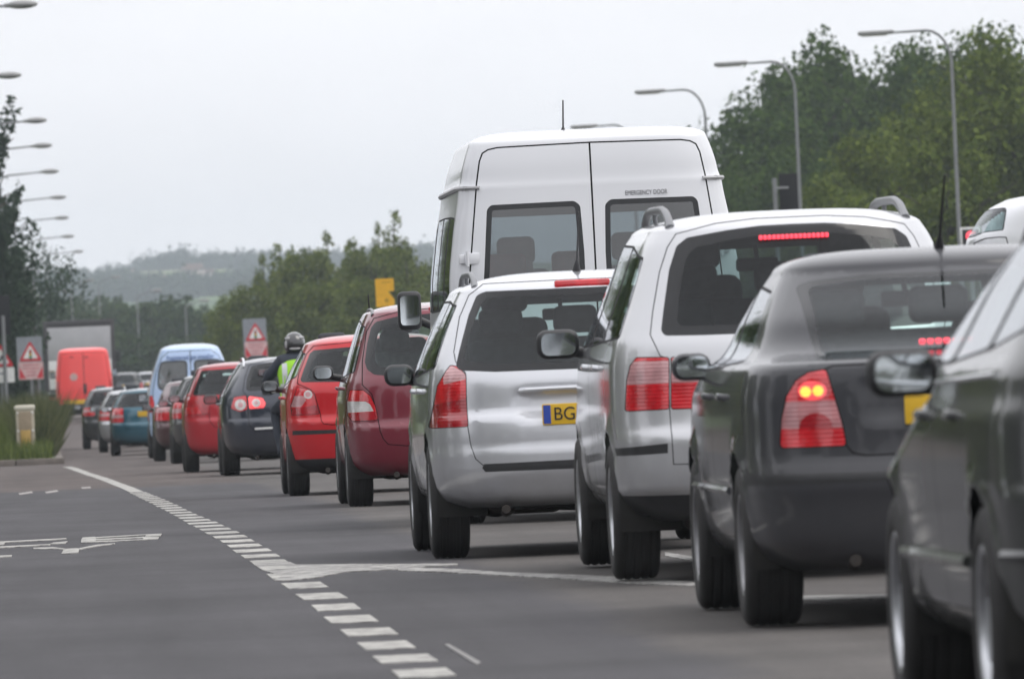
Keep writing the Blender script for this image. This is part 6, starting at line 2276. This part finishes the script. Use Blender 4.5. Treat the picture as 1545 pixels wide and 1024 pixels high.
def tri_sign(name, label, px, ptop, wpx, d, plate=True, back=True, symbol='lights', plate_white=False, post=True, group=None):
    x, zt = at(px, ptop, d)
    s_ = d / F
    g = float(ground(x, d))
    o = thing(name, label, 'road sign', (x, d, g), 0, group)
    w = wpx * s_
    h = w * .88
    zt -= g
    tri = lambda k, y0, dz=0: rounded([(-w / 2 * k, zt - h * .62 - h * .38 * k), (w / 2 * k, zt - h * .62 - h * .38 * k), (0, zt - h * .62 + h * .62 * k)], .05 * k)
    if back:
        bw, bh = w * 1.04, h * 2.0
        MB().prism(rounded(rectp(-bw * .56, zt - bh + .12, bw * .5, zt + .12), .04), 'XZ', 0, .025).build('backing_board', plain('grey_sign_board', (.24, .26, .29), .6), o)
    t = MB().prism(tri(1.0, 0), 'XZ', -.02, -.003).build('warning_triangle', M['red_plain'], o)
    MB().prism(tri(.66, 0), 'XZ', -.0245, -.0205).build('white_field', M['white_plain'], t)
    cz = zt - h * .66
    if symbol == 'lights':
        MB().prism(rounded(rectp(-w * .055, cz - h * .26, w * .055, cz + h * .22), .01), 'XZ', -.030, -.0255).build('signal_symbol', M['ink'], t)
        for k, cc in enumerate(((.55, .02, .02), (.75, .42, .02), (.02, .3, .12))):
            MB().lathe([(.0001, 0), (w * .05, 0), (w * .05, .003), (.0001, .003)], (0, -.034, cz + h * (.14 - .155 * k)), 'Y', 14).build('signal_dot', plain('sign_dot', cc, .5, 0, 0), t)
    else:
        MB().prism([(-.25 * w, cz - .2 * h), (-.17 * w, cz - .25 * h), (.10 * w, cz + .0 * h), (.17 * w, cz - .05 * h), (.17 * w, cz + .18 * h), (-.04 * w, cz + .1 * h), (.03 * w, cz + .06 * h)], 'XZ', -.030, -.0255).build('bend_symbol', M['ink'], t)
    pz1 = zt - h - .03
    ph = h * .85
    if plate_white:
        pp = MB().prism(rounded(rectp(-w * .5, pz1 - ph * .75, w * .5, pz1), .02), 'XZ', -.02, -.003).build('lower_plate', M['white_plain'], o)
        MB().box((-.1 * w, -.0225, pz1 - ph * .3), (w * .5, .004, .05)).build('plate_mark', plain('grey_sign_mark', (.25, .26, .3), .6), pp)
    elif plate:
        pp = MB().prism(rounded(rectp(-w * .53, pz1 - ph, w * .53, pz1), .02), 'XZ', -.02, -.003).build('lower_plate', plain('pink_white_plate', (.62, .42, .42), .6), o)
        for sx in (-1, 1):
            MB().prism([(sx * w * .50, pz1 - ph * .25), (sx * w * .50, pz1 - ph * .93), (sx * w * .22, pz1 - ph * .93), (sx * w * .36, pz1 - ph * .6)][::sx], 'XZ', -.0245, -.0205).build('red_corner', M['red_plain'], pp)
        for k in range(4):
            MB().box((0, -.0225, pz1 - ph * (.16 + .2 * k)), (w * (.7 if k < 2 else .42), .004, ph * .075)).build('faded_line', plain('faded_red', (.5, .16, .18), .6), pp)
    MB().tube([(0, .06, -.2), (0, .06, zt - h * .3)], .045, 8).build('post', M['pole'], o)
    return o


def roadside():
    box_back('traffic_signal', 'dark back of a traffic signal board on a grey pole before the right-hand wood', 'traffic signal', 1175, 1203, 262, 242, 1.25, pole_x=1168)
    box_back('traffic_signal', 'dark back of a traffic signal board at the left edge under the poplar', 'traffic signal', -8, 14, 447, 290, 1.15)
    # lit signal by the motorhome
    d = 262.0
    x0, zt = at(1450, 343, d)
    g = float(ground(x0 + .25, d))
    o = thing('traffic_signal', 'traffic signal showing red, white-edged board half hidden by the motorhome', 'traffic signal', (x0 + .27, d, g), 0, None)
    zt -= g
    MB().box((0, .012, zt - .55), (.54, .02, 1.10), .006).build('white_border', M['white_plain'], o)
    bb = MB().box((0, -.008, zt - .55), (.44, .018, 1.0), .005).build('backing_board', M['seal'], o)
    h_ = MB().box((0, -.08, zt - .55), (.32, .12, .92), .03).build('signal_head', M['black'], o)
    for k, (mm, nm) in enumerate(((M['brake_lit'], 'red_lamp'), (plain('dim_amber', (.12, .06, .01), .3), 'amber_lamp'), (plain('dim_green', (.01, .06, .04), .3), 'green_lamp'))):
        MB().lathe([(.0001, -.03), (.09, -.02), (.135, 0), (.135, .02), (.0001, .02)], (0, -.15, zt - .24 - .30 * k), 'Y', 24).build(nm, mm, h_)
    MB().tube([(0, .09, -.2), (0, .09, zt - .1)], .06, 10).build('pole', M['pole'], o)
    tri_sign('warning_sign', 'traffic lights warning triangle over a pink plate, left of the lorry', 45, 514, 35, 305)
    tri_sign('warning_sign', 'warning triangle over a white plate, cut by the left edge', 0, 518, 40, 290, back=False, symbol='bend', plate_white=True)
    tri_sign('warning_sign', 'traffic lights warning triangle right of the blue van, half behind leaves', 384, 486, 32, 333)
    # yellow sign
    d = 210.0
    x0, zt = at(565, 421, d); x1, _ = at(593, 421, d)
    s_ = d / F
    X = (x0 + x1) / 2; g = float(ground(X, d))
    o = thing('direction_sign', 'yellow sign with a notched right edge above the burgundy car', 'road sign', (X, d, g), 0, None)
    w = x1 - x0; zt -= g
    q = [(-w / 2, zt), (w / 2, zt), (w / 2, zt - w * .68), (w * .18, zt - w * .70), (w * .5, zt - w * 1.12), (w * .5, zt - w * 1.52), (-w / 2, zt - w * 1.52)]
    pn = MB().prism(q, 'XZ', -.012, .012).build('sign_panel', plain('yellow_sign', (.74, .40, .02), .55, 0, .1, 6), o)
    MB().prism([(-w * .06, zt - w * 1.15), (w * .12, zt - w * 1.05), (w * .22, zt - w * 1.22), (w * .05, zt - w * 1.3)], 'XZ', -.016, -.0125).build('sign_mark', plain('sign_brown', (.42, .24, .01), .6), pn)
    MB().box((w * .1, -.0145, zt - w * .2), (w * .5, .004, w * .09)).build('sign_line', plain('sign_brown_b', (.55, .31, .01), .6), pn)
    MB().tube([(0, .06, -.2), (0, .06, zt - .05)], .05, 10).build('post', M['pole'], o)
    # bollard on the verge
    d = 196.0
    x0, zt = at(22, 612, d); x1, _ = at(52, 612, d)
    X = (x0 + x1) / 2; g = float(ground(X, d)) + .10
    w = x1 - x0; h = zt - g
    o = thing('bollard', 'square cream bollard with a rounded cap and a yellow lower panel on the verge', 'bollard', (X, d, g), 0, None)
    cream = plain('cream_plastic', (.44, .39, .30), .6, 0, .15, 8)
    MB().box((0, 0, h * .46), (w * .92, .24, h * .94), .03, seg=3).build('body', cream, o)
    MB().box((0, 0, h * .955), (w * 1.04, .28, h * .10), .035, seg=3).build('cap', plain('pale_cap', (.60, .56, .47), .6, 0, .08, 8), o)
    pf = MB().box((0, -.125, h * .52), (w * .64, .02, h * .72), .008).build('front_panel', plain('brown_front_panel', (.27, .21, .14), .6, 0, .15, 10), o)
    MB().box((0, -.139, h * .36), (w * .5, .008, h * .34), .003).build('yellow_panel', plain('yellow_front_panel', (.42, .27, .07), .6, 0, .2, 10), pf)
    for sx in (-1, 1):
        for zz in (.52, .86):
            MB().ball((sx * w * .37, -.128, h * zz), .022, 2).build('bolt', M['white_plain'], o)
    # tall grass
    def blades(n, xr, yr, hr, lean, wid, dens=None):
        x = RNG.uniform(*xr, n); y = RNG.uniform(*yr, n)
        hh = RNG.uniform(*hr, n) * (.55 + .45 * RNG.random(n))
        if dens is not None:
            hh *= dens(x, y)
        a = RNG.uniform(0, 2 * PI, n); l = RNG.uniform(0, lean, n) * hh
        z_ = np.array([float(v) for v in ground(x, y)]) + .08
        base = np.stack([x, y, z_], 1)
        tx = np.stack([np.cos(a) * l, np.sin(a) * l, hh], 1)
        t = RNG.uniform(-1, 1, n)
        sd_ = np.stack([np.cos(t), np.sin(t), 0 * a], 1) * wid * (.6 + .8 * RNG.random(n))[:, None]
        V = np.stack([base - sd_, base + sd_, base + tx * .62 + sd_ * .75, base + tx], 1).reshape(-1, 3)
        return V
    M['grass'] = leafmat('grass_blades', (.06, .085, .022), (.15, .18, .06), .35)
    M['tall_grass'] = leafmat('tall_grass_blades', (.045, .060, .026), (.135, .14, .070), .35)
    V = np.concatenate([blades(9000, (-3.5, .0), (188, 202), (.18, .5), .5, .012), blades(9000, (-4, -.75), (198, 232), (.7, 1.25), .35, .014), blades(3000, (-3, -.9), (196, 200), (.4, .7), .4, .012)])
    o = link(bpy.data.objects.new('grass', quads_mesh('grass', V, M['grass'])))
    tag(o, 'fresh green grass around the cream bollard', 'grass', None, 'stuff')
    V = blades(15000, (-.62, .10), (199, 250), (.6, 1.5), .75, .014, lambda x, y: np.clip(1.0 - .9 * np.clip((x + .12) / .25, 0, 1)**2, .2, 1))
    bl = [(random.uniform(-.60, -.02), random.uniform(200, 246), 0, .16, .3, .25) for k in range(150)]
    bl = [(x, y, float(ground(x, y)) + random.uniform(.25, .95) * (1 if x < -.15 else .75), a_, b_, c_) for x, y, z_, a_, b_, c_ in bl]
    V = np.concatenate([V, leaf_cloud(bl, 15000, .07)])
    o = link(bpy.data.objects.new('tall_grass', quads_mesh('tall_grass', V, M['tall_grass'])))
    tag(o, 'rank of tall seeding grass on the verge right of the bollard', 'grass', None, 'stuff')
    V = np.concatenate([blades(9000, (-6, .1), (250, 330), (.5, 1.3), .35, .02)])
    o = link(bpy.data.objects.new('verge_grass', quads_mesh('verge_grass', V, M['tall_grass'])))
    tag(o, 'dull long grass below the warning signs', 'grass', None, 'stuff')


white_minibus(); pale_blue_van(); mail_van(); lorry(); motorhome(); motorcycle_and_rider(); lamps(); roadside()
generic('estate_car', 'distant dark car with a white roof between the lorry and the blue van', 3.75, 470.0, 'charcoal', .80, 1.5, 4.4, 1.0)
generic('hatchback', 'distant pale car just left of the blue van', 5.1, 500.0, 'silver', .80, 1.45, 4.0, 1.0)

# ------------------------------------------------------------------ the air
hz_ = MB().box((0, 2050, 38), (4200, 4700, 88)).build('haze', M['white_plain'], None, False)
hm = bpy.data.materials.new('haze_air')
hm.use_nodes = True
hn = hm.node_tree
hn.nodes.clear()
ho_ = hn.nodes.new('ShaderNodeOutputMaterial')
hv_ = hn.nodes.new('ShaderNodeVolumePrincipled')
hv_.inputs['Color'].default_value = (.84, .93, 1.0, 1)
hv_.inputs['Density'].default_value = 2.0e-4
hv_.inputs['Anisotropy'].default_value = .2
hn.links.new(hv_.outputs[0], ho_.inputs['Volume'])
hz_.data.materials.clear(); hz_.data.materials.append(hm)
hz_['kind'] = 'stuff'
hz_['label'] = 'pale blue haze in the air over the road and hills'
hz_['category'] = 'haze'
